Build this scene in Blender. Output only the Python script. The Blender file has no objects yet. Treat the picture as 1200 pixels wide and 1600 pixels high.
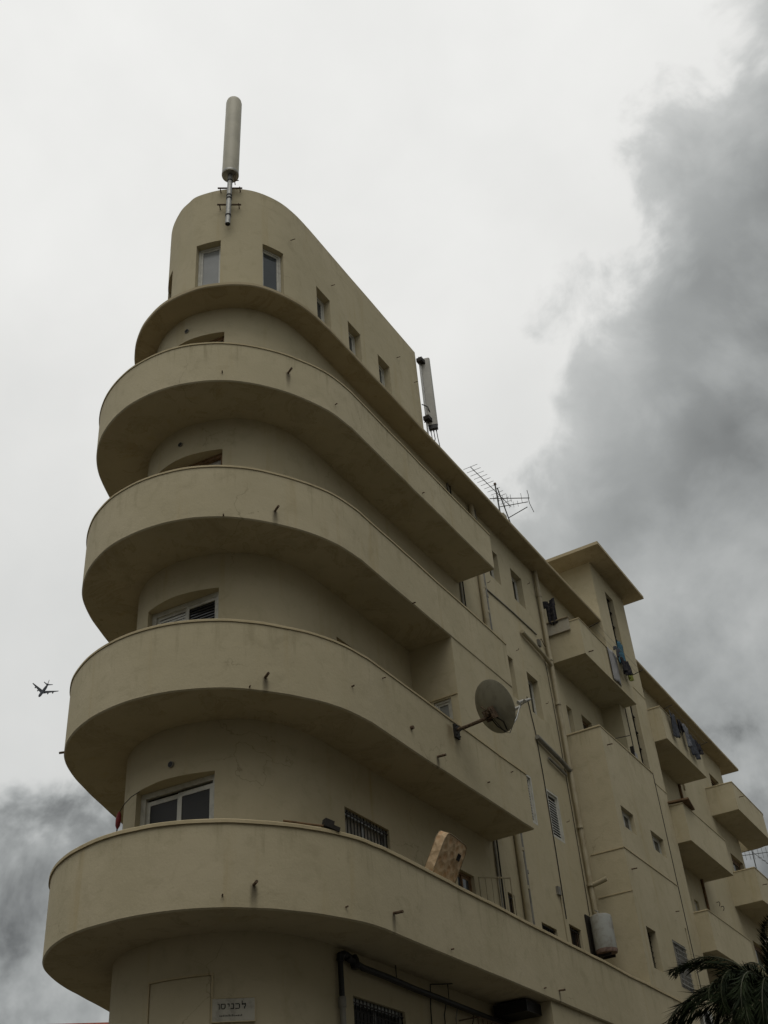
import bpy, math, random
from mathutils import Vector, Matrix, noise
random.seed(7)
R = math.radians
scene = bpy.context.scene
Z0 = 1.6            # eye height: every z below is measured from the eye, Z0 is added when a mesh is linked

# ------------------------------------------------------------------ camera
cam_data = bpy.data.cameras.new('camera')
cam = bpy.data.objects.new('camera', cam_data)
scene.collection.objects.link(cam)
right = Vector((0.85293215, 0.51749298, -0.06861313))
up = Vector((0.35473561, -0.47814744, 0.80345359))
fwd = Vector((-0.3829744, 0.70963092, 0.59140051))
rot = Matrix((right, up, -fwd)).transposed()
cam.matrix_world = Matrix.Translation((0, 0, Z0)) @ rot.to_4x4()
cam_data.sensor_fit = 'VERTICAL'
cam_data.sensor_height = 36.0
cam_data.lens = 36.0 * 1755.0 / 1600.0
cam_data.clip_start = 0.1
cam_data.clip_end = 9000
scene.camera = cam

# ------------------------------------------------------------------ world: overcast sky with cloud banks
world = bpy.data.worlds.new('World')
scene.world = world
world.use_nodes = True
NT = world.node_tree
NT.nodes.clear()
SUN_EL, SUN_AZ = 62.0, 150.0        # azimuth measured from +Y towards +X

class NG:
    """tiny helper to write node graphs as expressions"""
    def __init__(s, nt): s.nt = nt
    def n(s, t, **k):
        nd = s.nt.nodes.new(t)
        for a, b in k.items(): setattr(nd, a, b)
        return nd
    def put(s, sock, v):
        if isinstance(v, bpy.types.NodeSocket): s.nt.links.new(v, sock)
        else: sock.default_value = v
    def m(s, op, a, b=0.0, c=0.0, clamp=False):
        nd = s.n('ShaderNodeMath', operation=op, use_clamp=clamp)
        s.put(nd.inputs[0], a); s.put(nd.inputs[1], b); s.put(nd.inputs[2], c)
        return nd.outputs[0]
    def vm(s, op, a, b=(0, 0, 0)):
        nd = s.n('ShaderNodeVectorMath', operation=op)
        s.put(nd.inputs[0], a); s.put(nd.inputs[1], b)
        return nd.outputs['Value'] if op in ('DOT_PRODUCT', 'LENGTH', 'DISTANCE') else nd.outputs[0]
    def noise(s, vec, scale, detail=4.0, rough=0.5, dist=0.0):
        nd = s.n('ShaderNodeTexNoise')
        s.put(nd.inputs['Vector'], vec); nd.inputs['Scale'].default_value = scale
        nd.inputs['Detail'].default_value = detail; nd.inputs['Roughness'].default_value = rough
        nd.inputs['Distortion'].default_value = dist
        return nd.outputs['Fac']
    def ss(s, v, lo, hi):
        nd = s.n('ShaderNodeMapRange', interpolation_type='SMOOTHSTEP')
        s.put(nd.inputs[0], v); nd.inputs[1].default_value = lo; nd.inputs[2].default_value = hi
        return nd.outputs[0]
    def lin(s, v, lo, hi, a, b):
        nd = s.n('ShaderNodeMapRange')
        s.put(nd.inputs[0], v); nd.inputs[1].default_value = lo; nd.inputs[2].default_value = hi
        nd.inputs[3].default_value = a; nd.inputs[4].default_value = b
        return nd.outputs[0]
    def mix(s, f, a, b):
        nd = s.n('ShaderNodeMix', data_type='RGBA')
        s.put(nd.inputs[0], f); s.put(nd.inputs[6], a); s.put(nd.inputs[7], b)
        return nd.outputs[2]
    def mixf(s, f, a, b):
        nd = s.n('ShaderNodeMix', data_type='FLOAT')
        s.put(nd.inputs[0], f); s.put(nd.inputs[2], a); s.put(nd.inputs[3], b)
        return nd.outputs[0]

def build_sky():
    g = NG(NT)
    sky = g.n('ShaderNodeTexSky', sky_type='NISHITA')
    sky.sun_disc = False
    sky.sun_elevation = R(SUN_EL)
    sky.sun_rotation = R(SUN_AZ)
    d = g.vm('NORMALIZE', g.n('ShaderNodeTexCoord').outputs['Generated'])
    big = g.noise(d, 2.6, 3.0, 0.5)
    mid = g.noise(d, 6.5, 6.0, 0.56, 0.25)
    fine = g.noise(d, 15.0, 5.0, 0.55, 0.3)
    b0 = g.m('SUBTRACT', big, 0.5); m0 = g.m('SUBTRACT', mid, 0.5); f0 = g.m('SUBTRACT', fine, 0.5)
    sep = g.n('ShaderNodeSeparateXYZ'); NT.links.new(d, sep.inputs[0])
    elev = sep.outputs[2]
    soft = g.m('SUBTRACT', g.noise(d, 3.6, 4.0, 0.5, 0.2), 0.5)
    # pale high overcast
    v = g.m('ADD', 0.79, g.m('MULTIPLY', soft, 0.22))
    v = g.m('ADD', v, g.m('MULTIPLY', m0, 0.12))
    v = g.m('ADD', v, g.lin(elev, 0.3, 0.85, -0.15, 0.07))
    # heavy grey bank standing to the east of the building
    s = g.vm('DOT_PRODUCT', d, (0.6238, 0.6205, -0.4752))
    s = g.m('ADD', s, g.m('ADD', g.m('MULTIPLY', m0, 0.26), g.m('ADD', g.m('MULTIPLY', b0, 0.05), g.m('MULTIPLY', f0, 0.17))))
    bank = g.m('ADD', g.m('MULTIPLY', g.ss(s, -0.03, 0.025), 0.40), g.m('MULTIPLY', g.ss(s, -0.02, 0.13), 0.60))
    body = g.m('ADD', g.m('ADD', 0.305, g.m('MULTIPLY', soft, 0.55)), g.m('MULTIPLY', m0, 0.55))
    body = g.m('ADD', body, g.m('MULTIPLY', f0, 0.20))
    body = g.m('ADD', body, g.lin(elev, 0.35, 0.70, 0.10, -0.03))
    v = g.mixf(bank, v, body)
    # broken low cloud towards the horizon
    t = g.m('ADD', elev, g.m('ADD', g.m('MULTIPLY', m0, 0.26), g.m('MULTIPLY', f0, 0.14)))
    low = g.ss(t, 0.405, 0.335)
    lowv = g.m('ADD', 0.345, g.m('ADD', g.m('MULTIPLY', m0, 1.15), g.m('MULTIPLY', f0, 0.70)))
    v = g.mixf(g.m('MULTIPLY', low, 0.92), v, lowv)
    v = g.m('MAXIMUM', v, 0.12)
    tint = g.mix(g.lin(v, 0.35, 0.8, 0, 1), (0.965, 1.0, 0.985, 1), (1.0, 1.0, 0.975, 1))
    cloud = g.vm('MULTIPLY', tint, (1, 1, 1))
    sc = g.n('ShaderNodeVectorMath', operation='SCALE')
    NT.links.new(cloud, sc.inputs[0]); NT.links.new(g.m('MULTIPLY', v, 10.0), sc.inputs['Scale'])
    col = g.mix(0.97, sky.outputs[0], sc.outputs[0])      # a little clear sky still shines through
    bg = g.n('ShaderNodeBackground'); NT.links.new(col, bg.inputs[0]); bg.inputs[1].default_value = 0.1
    out = g.n('ShaderNodeOutputWorld'); NT.links.new(bg.outputs[0], out.inputs[0])
build_sky()

# ------------------------------------------------------------------ sun behind the overcast
sun_data = bpy.data.lights.new('sun', 'SUN')
sun_data.energy = 0.62
sun_data.angle = R(40)
sun_data.color = (1.0, 0.96, 0.88)
sun = bpy.data.objects.new('sun', sun_data)
scene.collection.objects.link(sun)
sd = Vector((math.sin(R(SUN_AZ)) * math.cos(R(SUN_EL)), math.cos(R(SUN_AZ)) * math.cos(R(SUN_EL)), math.sin(R(SUN_EL))))
sun.rotation_euler = sd.to_track_quat('Z', 'Y').to_euler()
sun.location = (0, 0, 60)

vs = scene.view_settings
vs.view_transform = 'Standard'
vs.look = 'None'
vs.exposure = 0.0
vs.gamma = 1.0
vs.use_curve_mapping = False

# ------------------------------------------------------------------ materials
MATS = {}
def principled(name):
    m = bpy.data.materials.new(name); m.use_nodes = True
    nt = m.node_tree; b = nt.nodes['Principled BSDF']
    MATS[name] = m
    return m, NG(nt), b

def bump(g, b, h, strength, dist):
    nd = g.n('ShaderNodeBump'); nd.inputs['Strength'].default_value = strength; nd.inputs['Distance'].default_value = dist
    g.put(nd.inputs['Height'], h)
    g.nt.links.new(nd.outputs[0], b.inputs['Normal'])

def plaster(name, col, stains=(), streak=0.5, dirt=0.5, drips=(), soffit=False):
    m, g, b = principled(name)
    pos = g.n('ShaderNodeNewGeometry').outputs['Position']
    n1 = g.noise(pos, 0.55, 5, 0.6, 0.4); n2 = g.noise(pos, 3.1, 6, 0.62, 0.6); n3 = g.noise(pos, 26, 3, 0.6)
    sv = g.vm('MULTIPLY', pos, (2.4, 2.4, 0.22)); st = g.noise(sv, 1.0, 6, 0.65, 0.3)
    c = tuple(col) + (1,)
    dark = (col[0]*0.74, col[1]*0.73, col[2]*0.70, 1)
    light = (min(1, col[0]*1.13), min(1, col[1]*1.13), min(1, col[2]*1.17), 1)
    warm = (col[0]*0.86, col[1]*0.76, col[2]*0.58, 1)
    k = g.mix(g.m('MULTIPLY', g.ss(n1, 0.40, 0.68), 0.65), c, light)
    k = g.mix(g.m('MULTIPLY', g.ss(n2, 0.50, 0.76), 0.62*dirt), k, dark)
    k = g.mix(g.m('MULTIPLY', g.ss(st, 0.54, 0.78), streak), k, warm)
    sp = g.noise(pos, 9.0, 2, 0.5)
    k = g.mix(g.m('MULTIPLY', g.ss(sp, 0.70, 0.80), 0.55*dirt), k, dark)
    cv = g.n('ShaderNodeTexVoronoi', feature='DISTANCE_TO_EDGE'); cv.inputs['Scale'].default_value = 0.42
    wn = g.n('ShaderNodeTexNoise'); g.put(wn.inputs['Vector'], pos); wn.inputs['Scale'].default_value = 1.6; wn.inputs['Detail'].default_value = 6.0
    g.put(cv.inputs['Vector'], g.vm('ADD', pos, g.vm('MULTIPLY', wn.outputs['Color'], (.9, .9, .9))))
    ck = g.m('MULTIPLY', g.ss(cv.outputs['Distance'], 0.0035, 0.0012), g.ss(g.noise(pos, 0.5, 2), 0.52, 0.62))
    k = g.mix(g.m('MULTIPLY', ck, 0.5*dirt), k, (col[0]*.35, col[1]*.33, col[2]*.3, 1))
    if drips:                                  # rain runs below the copings
        sz = g.n('ShaderNodeSeparateXYZ'); g.nt.links.new(pos, sz.inputs[0])
        dn = g.noise(g.vm('MULTIPLY', pos, (5.5, 5.5, 0.5)), 1.0, 5, 0.7, 0.2)
        for zt in drips:
            dz = g.m('SUBTRACT', zt + Z0, sz.outputs[2])
            run = g.m('MULTIPLY', g.ss(dz, -0.02, 0.02), g.ss(g.m('SUBTRACT', dz, g.m('MULTIPLY', g.m('SUBTRACT', dn, 0.5), 2.6)), 0.35, -0.15))
            k = g.mix(g.m('MULTIPLY', g.m('MULTIPLY', run, g.ss(dn, 0.46, 0.72)), 0.62), k, dark)
    for (x, y, z, w, h, s, sc) in stains:      # dirt run: starts at (x,y,z), runs h down, w wide
        dv = g.vm('MULTIPLY', g.vm('SUBTRACT', pos, (x, y, z + Z0)), (1, 1, 0))
        rad = g.m('ADD', g.vm('LENGTH', dv), g.m('MULTIPLY', g.m('SUBTRACT', n2, 0.5), w*1.3))
        sz = g.n('ShaderNodeSeparateXYZ'); g.nt.links.new(pos, sz.inputs[0])
        dz = g.m('SUBTRACT', z + Z0, sz.outputs[2])
        f = g.m('MULTIPLY', g.ss(rad, w, w*0.15), g.m('MULTIPLY', g.ss(dz, -0.03, 0.03), g.ss(dz, h, h*0.1)))
        k = g.mix(g.m('MULTIPLY', f, s), k, tuple(sc) + (1,))
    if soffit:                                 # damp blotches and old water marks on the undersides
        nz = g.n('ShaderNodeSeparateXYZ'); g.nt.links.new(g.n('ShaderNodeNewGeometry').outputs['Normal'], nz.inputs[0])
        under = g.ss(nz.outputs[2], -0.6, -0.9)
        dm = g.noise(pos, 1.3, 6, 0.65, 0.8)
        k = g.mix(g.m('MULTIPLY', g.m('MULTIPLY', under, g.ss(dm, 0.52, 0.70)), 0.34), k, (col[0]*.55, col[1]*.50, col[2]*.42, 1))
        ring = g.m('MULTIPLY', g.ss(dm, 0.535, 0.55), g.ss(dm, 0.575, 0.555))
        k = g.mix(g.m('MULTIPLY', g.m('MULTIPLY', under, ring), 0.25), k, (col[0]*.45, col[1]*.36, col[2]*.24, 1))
    g.put(b.inputs['Base Color'], k)
    b.inputs['Roughness'].default_value = 0.93
    b.inputs['Specular IOR Level'].default_value = 0.15
    h = g.m('ADD', g.m('MULTIPLY', n3, 0.5), g.m('MULTIPLY', g.noise(pos, 2.2, 3, 0.5), 2.2))
    bump(g, b, h, 0.55, 0.012)
    return m

def simple(name, col, rough=0.6, metal=0.0, var=0.25, scale=6.0, spec=0.4, dark=None):
    m, g, b = principled(name)
    pos = g.n('ShaderNodeNewGeometry').outputs['Position']
    n = g.noise(pos, scale, 5, 0.6, 0.3)
    c = tuple(col) + (1,)
    d = (tuple(dark) if dark else tuple(x*(1-var) for x in col)) + (1,)
    g.put(b.inputs['Base Color'], g.mix(g.ss(n, 0.42, 0.66), c, d))
    b.inputs['Roughness'].default_value = rough; b.inputs['Metallic'].default_value = metal
    b.inputs['Specular IOR Level'].default_value = spec
    bump(g, b, g.noise(pos, scale*7, 3), 0.2, 0.004)
    return m

BASE = (0.455, 0.400, 0.268)
brown = (0.20, 0.15, 0.08); soot = (0.10, 0.085, 0.06)
SPOUTS = {4: [(-8.62, 12.68, 14.57, .16, .02), (-9.40, 11.72, 14.27, .05, .012), (-8.25, 13.71, 14.35, .05, .012), (-8.2, 16.96, 14.21, .05, .012)],
          3: [(-8.77, 12.42, 11.29, .16, .02), (-9.34, 11.76, 11.05, .05, .012), (-8.2, 16.02, 11.03, .06, .014)],
          2: [(-8.88, 12.26, 8.12, .16, .021), (-9.03, 12.07, 7.93, .05, .012), (-13.12, 12.62, 8.30, .24, .02), (-8.25, 13.72, 8.36, .05, .014), (-8.2, 14.65, 8.88, .06, .01), (-8.2, 15.50, 8.29, .05, .033), (-8.2, 16.40, 8.08, .16, .022), (-8.2, 18.36, 8.24, .05, .012), (-8.2, 19.54, 8.84, .05, .01)],
          1: [(-8.99, 12.12, 4.99, .16, .021), (-9.28, 11.82, 4.84, .05, .012), (-8.33, 13.35, 4.83, .05, .012), (-8.2, 14.44, 4.96, .16, .022), (-8.2, 16.17, 4.79, .05, .012), (-8.2, 19.63, 4.80, .05, .012), (-8.2, 20.30, 4.87, .13, .018)]}
stains = [(x, y, z, r*3.2, .48, .72, soot) for lv in SPOUTS.values() for (x, y, z, l, r) in lv if l > .1]
stains += [(-8.2, 17.02, 8.90, .24, .62, .7, brown), (-8.2, 17.22, 8.88, .13, .75, .5, soot)]
plaster('plaster', BASE, (), 0.55, 0.7, (20.9, 12.15))
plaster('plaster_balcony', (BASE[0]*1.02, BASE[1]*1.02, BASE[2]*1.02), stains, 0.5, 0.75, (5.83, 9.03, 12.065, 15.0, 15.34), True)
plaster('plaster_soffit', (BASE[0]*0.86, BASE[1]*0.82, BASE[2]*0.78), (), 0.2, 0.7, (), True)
plaster('plaster_side', (BASE[0]*0.97, BASE[1]*0.98, BASE[2]*0.84), (), 0.3, 0.4)
plaster('plaster_coping', (BASE[0]*1.02, BASE[1]*0.98, BASE[2]*0.92), (), 0.6, 0.9)
plaster('plaster_grey', (0.38, 0.35, 0.28), (), 0.7, 1.0)
simple('white_frame', (0.53, 0.52, 0.46), 0.45, 0, 0.2, 9)
simple('grey_frame', (0.33, 0.34, 0.33), 0.4, 0.3, 0.25, 9)
simple('shutter_white', (0.56, 0.56, 0.52), 0.55, 0, 0.22, 7)
simple('dark_iron', (0.030, 0.026, 0.022), 0.6, 0.5, 0.3, 20)
simple('black_plastic', (0.012, 0.012, 0.012), 0.5, 0, 0.2, 10)
simple('rust', (0.15, 0.105, 0.068), 0.85, 0.1, 0.5, 30, 0.2, dark=(0.05, 0.035, 0.024))
simple('pipe_paint', (0.385, 0.338, 0.228), 0.6, 0, 0.3, 2.2, dark=(0.31, 0.262, 0.168))
simple('pipe_grey', (0.22, 0.21, 0.18), 0.55, 0, 0.35, 5)
simple('antenna_shell', (0.41, 0.385, 0.295), 0.5, 0, 0.13, 2.2)
simple('antenna_metal', (0.30, 0.30, 0.28), 0.45, 0.6, 0.3, 14)
simple('antenna_panel_grey', (0.42, 0.41, 0.37), 0.5, 0, 0.12, 4)
simple('aerial_metal', (0.085, 0.085, 0.08), 0.55, 0.6, 0.3, 20)
simple('dish_paint', (0.34, 0.325, 0.255), 0.6, 0, 0.22, 5)
simple('tank_paint', (0.36, 0.37, 0.345), 0.6, 0, 0.4, 3.5, dark=(0.25, 0.235, 0.20))
simple('tank_rust', (0.24, 0.165, 0.135), 0.8, 0, 0.4, 14)
simple('wood_brown', (0.19, 0.115, 0.055), 0.75, 0, 0.4, 12)
simple('wood_pale', (0.30, 0.24, 0.15), 0.75, 0, 0.3, 12)
simple('cloth_dark', (0.022, 0.022, 0.028), 0.95, 0, 0.4, 14, 0.05, dark=(0.06, 0.055, 0.05))
simple('cloth_blue', (0.05, 0.11, 0.15), 0.95, 0, 0.35, 16, 0.05, dark=(0.08, 0.17, 0.22))
simple('cloth_grey', (0.17, 0.175, 0.19), 0.95, 0, 0.5, 14, 0.05)
simple('cloth_slate', (0.075, 0.08, 0.092), 0.95, 0, 0.4, 14, 0.05)
simple('cloth_white', (0.33, 0.325, 0.32), 0.95, 0, 0.2, 6, 0.05)
simple('cloth_lime', (0.24, 0.26, 0.07), 0.95, 0, 0.3, 10, 0.05)
simple('cloth_red', (0.20, 0.02, 0.02), 0.7, 0, 0.4, 20)
simple('plastic_teal', (0.16, 0.30, 0.33), 0.5, 0, 0.2, 5)
simple('sign_plate', (0.42, 0.40, 0.33), 0.6, 0, 0.25, 8)
simple('sign_ink', (0.035, 0.035, 0.033), 0.8, 0, 0.2, 25, dark=(0.12, 0.115, 0.10))
simple('sign_ink_faded', (0.13, 0.125, 0.105), 0.8, 0, 0.4, 25)
simple('curtain', (0.36, 0.34, 0.30), 0.9, 0, 0.35, 5)
simple('frond_green', (0.020, 0.030, 0.011), 0.75, 0, 0.5, 3, 0.12, dark=(0.009, 0.014, 0.006))
simple('frond_dry', (0.10, 0.085, 0.035), 0.8, 0, 0.4, 5)
simple('rachis', (0.045, 0.05, 0.02), 0.6, 0, 0.3, 6)
simple('palm_bark', (0.085, 0.065, 0.042), 0.95, 0, 0.5, 9)
simple('roof_tile', (0.30, 0.075, 0.045), 0.8, 0, 0.4, 6)
simple('far_wall', (0.45, 0.42, 0.35), 0.9, 0, 0.15, 0.8)
simple('asphalt', (0.050, 0.050, 0.052), 0.92, 0, 0.3, 1.5, 0.2)
simple('paving', (0.17, 0.16, 0.14), 0.9, 0, 0.2, 2.0, 0.2)
simple('earth', (0.07, 0.06, 0.045), 0.95, 0, 0.3, 0.4, 0.2)
simple('line_paint', (0.70, 0.70, 0.66), 0.7, 0, 0.2, 8)
simple('aircraft_paint', (0.030, 0.034, 0.042), 0.8, 0.0, 0.2, 0.1)
simple('aircraft_dark', (0.022, 0.025, 0.03), 0.8, 0.0, 0.2, 0.1)

def glass(name, col, rough=0.06):
    m, g, b = principled(name)
    pos = g.n('ShaderNodeNewGeometry').outputs['Position']
    n = g.noise(pos, 1.7, 4, 0.6)
    g.put(b.inputs['Base Color'], g.mix(n, tuple(col) + (1,), tuple(x*0.5 for x in col) + (1,)))
    b.inputs['Roughness'].default_value = rough
    b.inputs['Specular IOR Level'].default_value = 0.5
    bump(g, b, g.noise(pos, 1.2, 2), 0.05, 0.02)
glass('glass_dark', (0.020, 0.022, 0.024))
glass('glass_grey', (0.07, 0.08, 0.085))
glass('glass_pale', (0.30, 0.31, 0.30), 0.2)
glass('glass_mesh', (0.014, 0.013, 0.011), 0.55)

def mattress_material():
    m, g, b = principled('mattress_ticking')
    pos = g.n('ShaderNodeNewGeometry').outputs['Position']
    v = g.n('ShaderNodeTexVoronoi'); v.inputs['Scale'].default_value = 7.5; g.put(v.inputs['Vector'], pos)
    f = g.ss(v.outputs['Distance'], 0.55, 0.25)
    n = g.noise(pos, 4, 5, 0.6)
    k = g.mix(g.m('MULTIPLY', f, 0.55), (0.66, 0.49, 0.31, 1), (0.52, 0.28, 0.14, 1))
    k = g.mix(g.m('MULTIPLY', g.ss(n, 0.45, 0.7), 0.6), k, (0.40, 0.28, 0.165, 1))
    g.put(b.inputs['Base Color'], k); b.inputs['Roughness'].default_value = 0.95
    b.inputs['Specular IOR Level'].default_value = 0.1
    bump(g, b, g.m('ADD', g.noise(pos, 9, 3), g.m('MULTIPLY', v.outputs['Distance'], 1.6)), 0.8, 0.03)
mattress_material()

# ------------------------------------------------------------------ mesh helpers
COL = scene.collection
WLOC = {}
def wobble(p, a):
    return p + a * noise.noise_vector(p * 0.8) + a * 0.45 * noise.noise_vector(p * 2.7)

class MB:
    def __init__(s): s.v = []; s.f = []; s.mi = []; s.cur = 0
    def add(s, vs_, fs):
        o = len(s.v); s.v += [Vector(p) for p in vs_]
        for q in fs: s.f.append([o + i for i in q]); s.mi.append(s.cur)
        return s
    def box(s, x0, x1, y0, y1, z0, z1, M=None):
        p = [Vector((x, y, z)) for z in (z0, z1) for x, y in ((x0, y0), (x1, y0), (x1, y1), (x0, y1))]
        if M is not None: p = [M @ q for q in p]
        return s.add(p, [(3, 2, 1, 0), (4, 5, 6, 7), (0, 1, 5, 4), (1, 2, 6, 5), (2, 3, 7, 6), (3, 0, 4, 7)])
    def tube(s, pts, r, seg=8, caps=True):
        pts = [Vector(p) for p in pts]; rr = r if isinstance(r, (list, tuple)) else [r]*len(pts)
        o = len(s.v); ref = None
        for i, p in enumerate(pts):
            t = (pts[min(i+1, len(pts)-1)] - pts[max(i-1, 0)]).normalized()
            if ref is None: ref = t.orthogonal().normalized()
            a = (ref - t * ref.dot(t)).normalized(); ref = a; b = t.cross(a)
            for k in range(seg):
                q = 2*math.pi*k/seg; s.v.append(p + rr[i]*(math.cos(q)*a + math.sin(q)*b))
        for i in range(len(pts)-1):
            for k in range(seg):
                k2 = (k+1) % seg
                s.f.append([o+i*seg+k, o+i*seg+k2, o+(i+1)*seg+k2, o+(i+1)*seg+k]); s.mi.append(s.cur)
        if caps:
            s.f.append([o+k for k in range(seg)][::-1]); s.mi.append(s.cur)
            s.f.append([o+(len(pts)-1)*seg+k for k in range(seg)]); s.mi.append(s.cur)
        return s
    def lathe(s, c, prof, seg=20, axis=(0, 0, 1)):
        ax = Vector(axis).normalized(); a = ax.orthogonal().normalized(); b = ax.cross(a); o = len(s.v); c = Vector(c)
        for r, h in prof:
            for k in range(seg):
                q = 2*math.pi*k/seg; s.v.append(c + ax*h + r*(math.cos(q)*a + math.sin(q)*b))
        for i in range(len(prof)-1):
            for k in range(seg):
                k2 = (k+1) % seg
                s.f.append([o+i*seg+k, o+i*seg+k2, o+(i+1)*seg+k2, o+(i+1)*seg+k]); s.mi.append(s.cur)
        if prof[0][0] > 1e-4: s.f.append([o+k for k in range(seg)][::-1]); s.mi.append(s.cur)
        if prof[-1][0] > 1e-4: s.f.append([o+(len(prof)-1)*seg+k for k in range(seg)]); s.mi.append(s.cur)
        return s
    def loft(s, plan, sec, closed=True, caps=True):
        """sweep section [(inset, z)] along a plan polyline"""
        o = len(s.v); n = len(sec); nr = normals(plan)
        for p, q in zip(plan, nr):
            for (i, z) in sec: s.v.append(Vector((p[0]-q[0]*i, p[1]-q[1]*i, z)))
        m = n if closed else n-1
        for i in range(len(plan)-1):
            for k in range(m):
                k2 = (k+1) % n
                s.f.append([o+i*n+k, o+(i+1)*n+k, o+(i+1)*n+k2, o+i*n+k2]); s.mi.append(s.cur)
        if caps and closed:
            s.f.append([o+k for k in range(n)]); s.mi.append(s.cur)
            s.f.append([o+(len(plan)-1)*n+k for k in range(n)][::-1]); s.mi.append(s.cur)
        return s

def normals(plan):
    """outward mitred normals of a polyline (outward = right of travel)"""
    out = []
    for i, p in enumerate(plan):
        ns = []
        for a, b in ((i-1, i), (i, i+1)):
            if a < 0 or b >= len(plan): continue
            dx, dy = plan[b][0]-plan[a][0], plan[b][1]-plan[a][1]; l = math.hypot(dx, dy)
            if l > 1e-9: ns.append((dy/l, -dx/l))
        x = sum(q[0] for q in ns)/len(ns); y = sum(q[1] for q in ns)/len(ns)
        l2 = x*x+y*y
        out.append((x/l2, y/l2))
    return out

def origin_of(vs_):
    xs = [p.x for p in vs_]; ys = [p.y for p in vs_]; zs = [p.z for p in vs_]
    return Vector(((min(xs)+max(xs))/2, (min(ys)+max(ys))/2, min(zs)))

def obj(name, mb, mats, parent=None, label=None, cat=None, group=None, kind=None, wob=0.0, smooth=True, ang=32):
    pts = [p + Vector((0, 0, Z0)) for p in mb.v]
    if wob: pts = [wobble(p, wob) for p in pts]
    o0 = origin_of(pts)
    me = bpy.data.meshes.new(name)
    me.from_pydata([p - o0 for p in pts], [], mb.f)
    ml = mats if isinstance(mats, (list, tuple)) else [mats]
    for k in ml: me.materials.append(MATS[k])
    if len(ml) > 1: me.polygons.foreach_set('material_index', mb.mi)
    if smooth:
        me.polygons.foreach_set('use_smooth', [True]*len(me.polygons))
        me.set_sharp_from_angle(angle=R(ang))
    me.validate(); me.update()
    o = bpy.data.objects.new(name, me); COL.objects.link(o)
    place(o, o0, parent)
    tag(o, label, cat, group, kind)
    return o

def place(o, w, parent):
    WLOC[o.name] = Vector(w)
    if parent is not None:
        o.parent = parent; o.location = Vector(w) - WLOC[parent.name]
    else: o.location = w

def tag(o, label=None, cat=None, group=None, kind=None):
    if label: o['label'] = label
    if cat: o['category'] = cat
    if group: o['group'] = group
    if kind: o['kind'] = kind
    return o

def empty(name, loc, label, cat, group=None):
    o = bpy.data.objects.new(name, None); COL.objects.link(o)
    o.empty_display_size = 0.3
    place(o, Vector(loc) + Vector((0, 0, Z0)), None)
    return tag(o, label, cat, group)

def catmull(pts, n=7):
    P = [Vector(p) for p in pts]; P = [2*P[0]-P[1]] + P + [2*P[-1]-P[-2]]; o = []
    for i in range(1, len(P)-2):
        a, b, c, d = P[i-1:i+3]
        for k in range(n):
            t = k/n
            o.append(.5*((2*b)+(-a+c)*t+(2*a-5*b+4*c-d)*t*t+(-a+3*b-3*c+d)*t**3))
    o.append(P[-2])
    return [tuple(p) for p in o]

def dense(plan, step=0.45):
    o = [plan[0]]
    for a, b in zip(plan[:-1], plan[1:]):
        n = max(1, int(math.hypot(b[0]-a[0], b[1]-a[1])/step))
        o += [(a[0]+(b[0]-a[0])*k/n, a[1]+(b[1]-a[1])*k/n) for k in range(1, n+1)]
    return o

def cum(plan):
    s = [0.0]
    for a, b in zip(plan[:-1], plan[1:]): s.append(s[-1]+math.hypot(b[0]-a[0], b[1]-a[1]))
    return s

def at(plan, S, s):
    for i in range(len(S)-1):
        if s <= S[i+1]+1e-9:
            t = (s-S[i])/max(1e-9, S[i+1]-S[i]); a, b = plan[i], plan[i+1]
            return (a[0]+(b[0]-a[0])*t, a[1]+(b[1]-a[1])*t)
    return plan[-1]

def nearest(plan, p):
    S = cum(plan); best = (1e9, 0)
    for i in range(len(plan)-1):
        a, b = plan[i], plan[i+1]; ex, ey = b[0]-a[0], b[1]-a[1]; l2 = ex*ex+ey*ey
        if l2 < 1e-12: continue
        t = max(0, min(1, ((p[0]-a[0])*ex+(p[1]-a[1])*ey)/l2))
        d = math.hypot(a[0]+ex*t-p[0], a[1]+ey*t-p[1])
        if d < best[0]: best = (d, S[i]+t*math.sqrt(l2))
    return best[1]

def chord(plan, S, op):
    """inner corner points and outward normal of an opening"""
    p, q = at(plan, S, op['s0']), at(plan, S, op['s1'])
    l = math.hypot(q[0]-p[0], q[1]-p[1]); u = ((q[0]-p[0])/l, (q[1]-p[1])/l); n = (u[1], -u[0]); d = op['d']; e = op.get('e', d)
    a = (p[0]-n[0]*d, p[1]-n[1]*d); b = (q[0]-n[0]*e, q[1]-n[1]*e)
    l = math.hypot(b[0]-a[0], b[1]-a[1]); u = ((b[0]-a[0])/l, (b[1]-a[1])/l); n = (u[1], -u[0])
    return a, b, u, n, l

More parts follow.
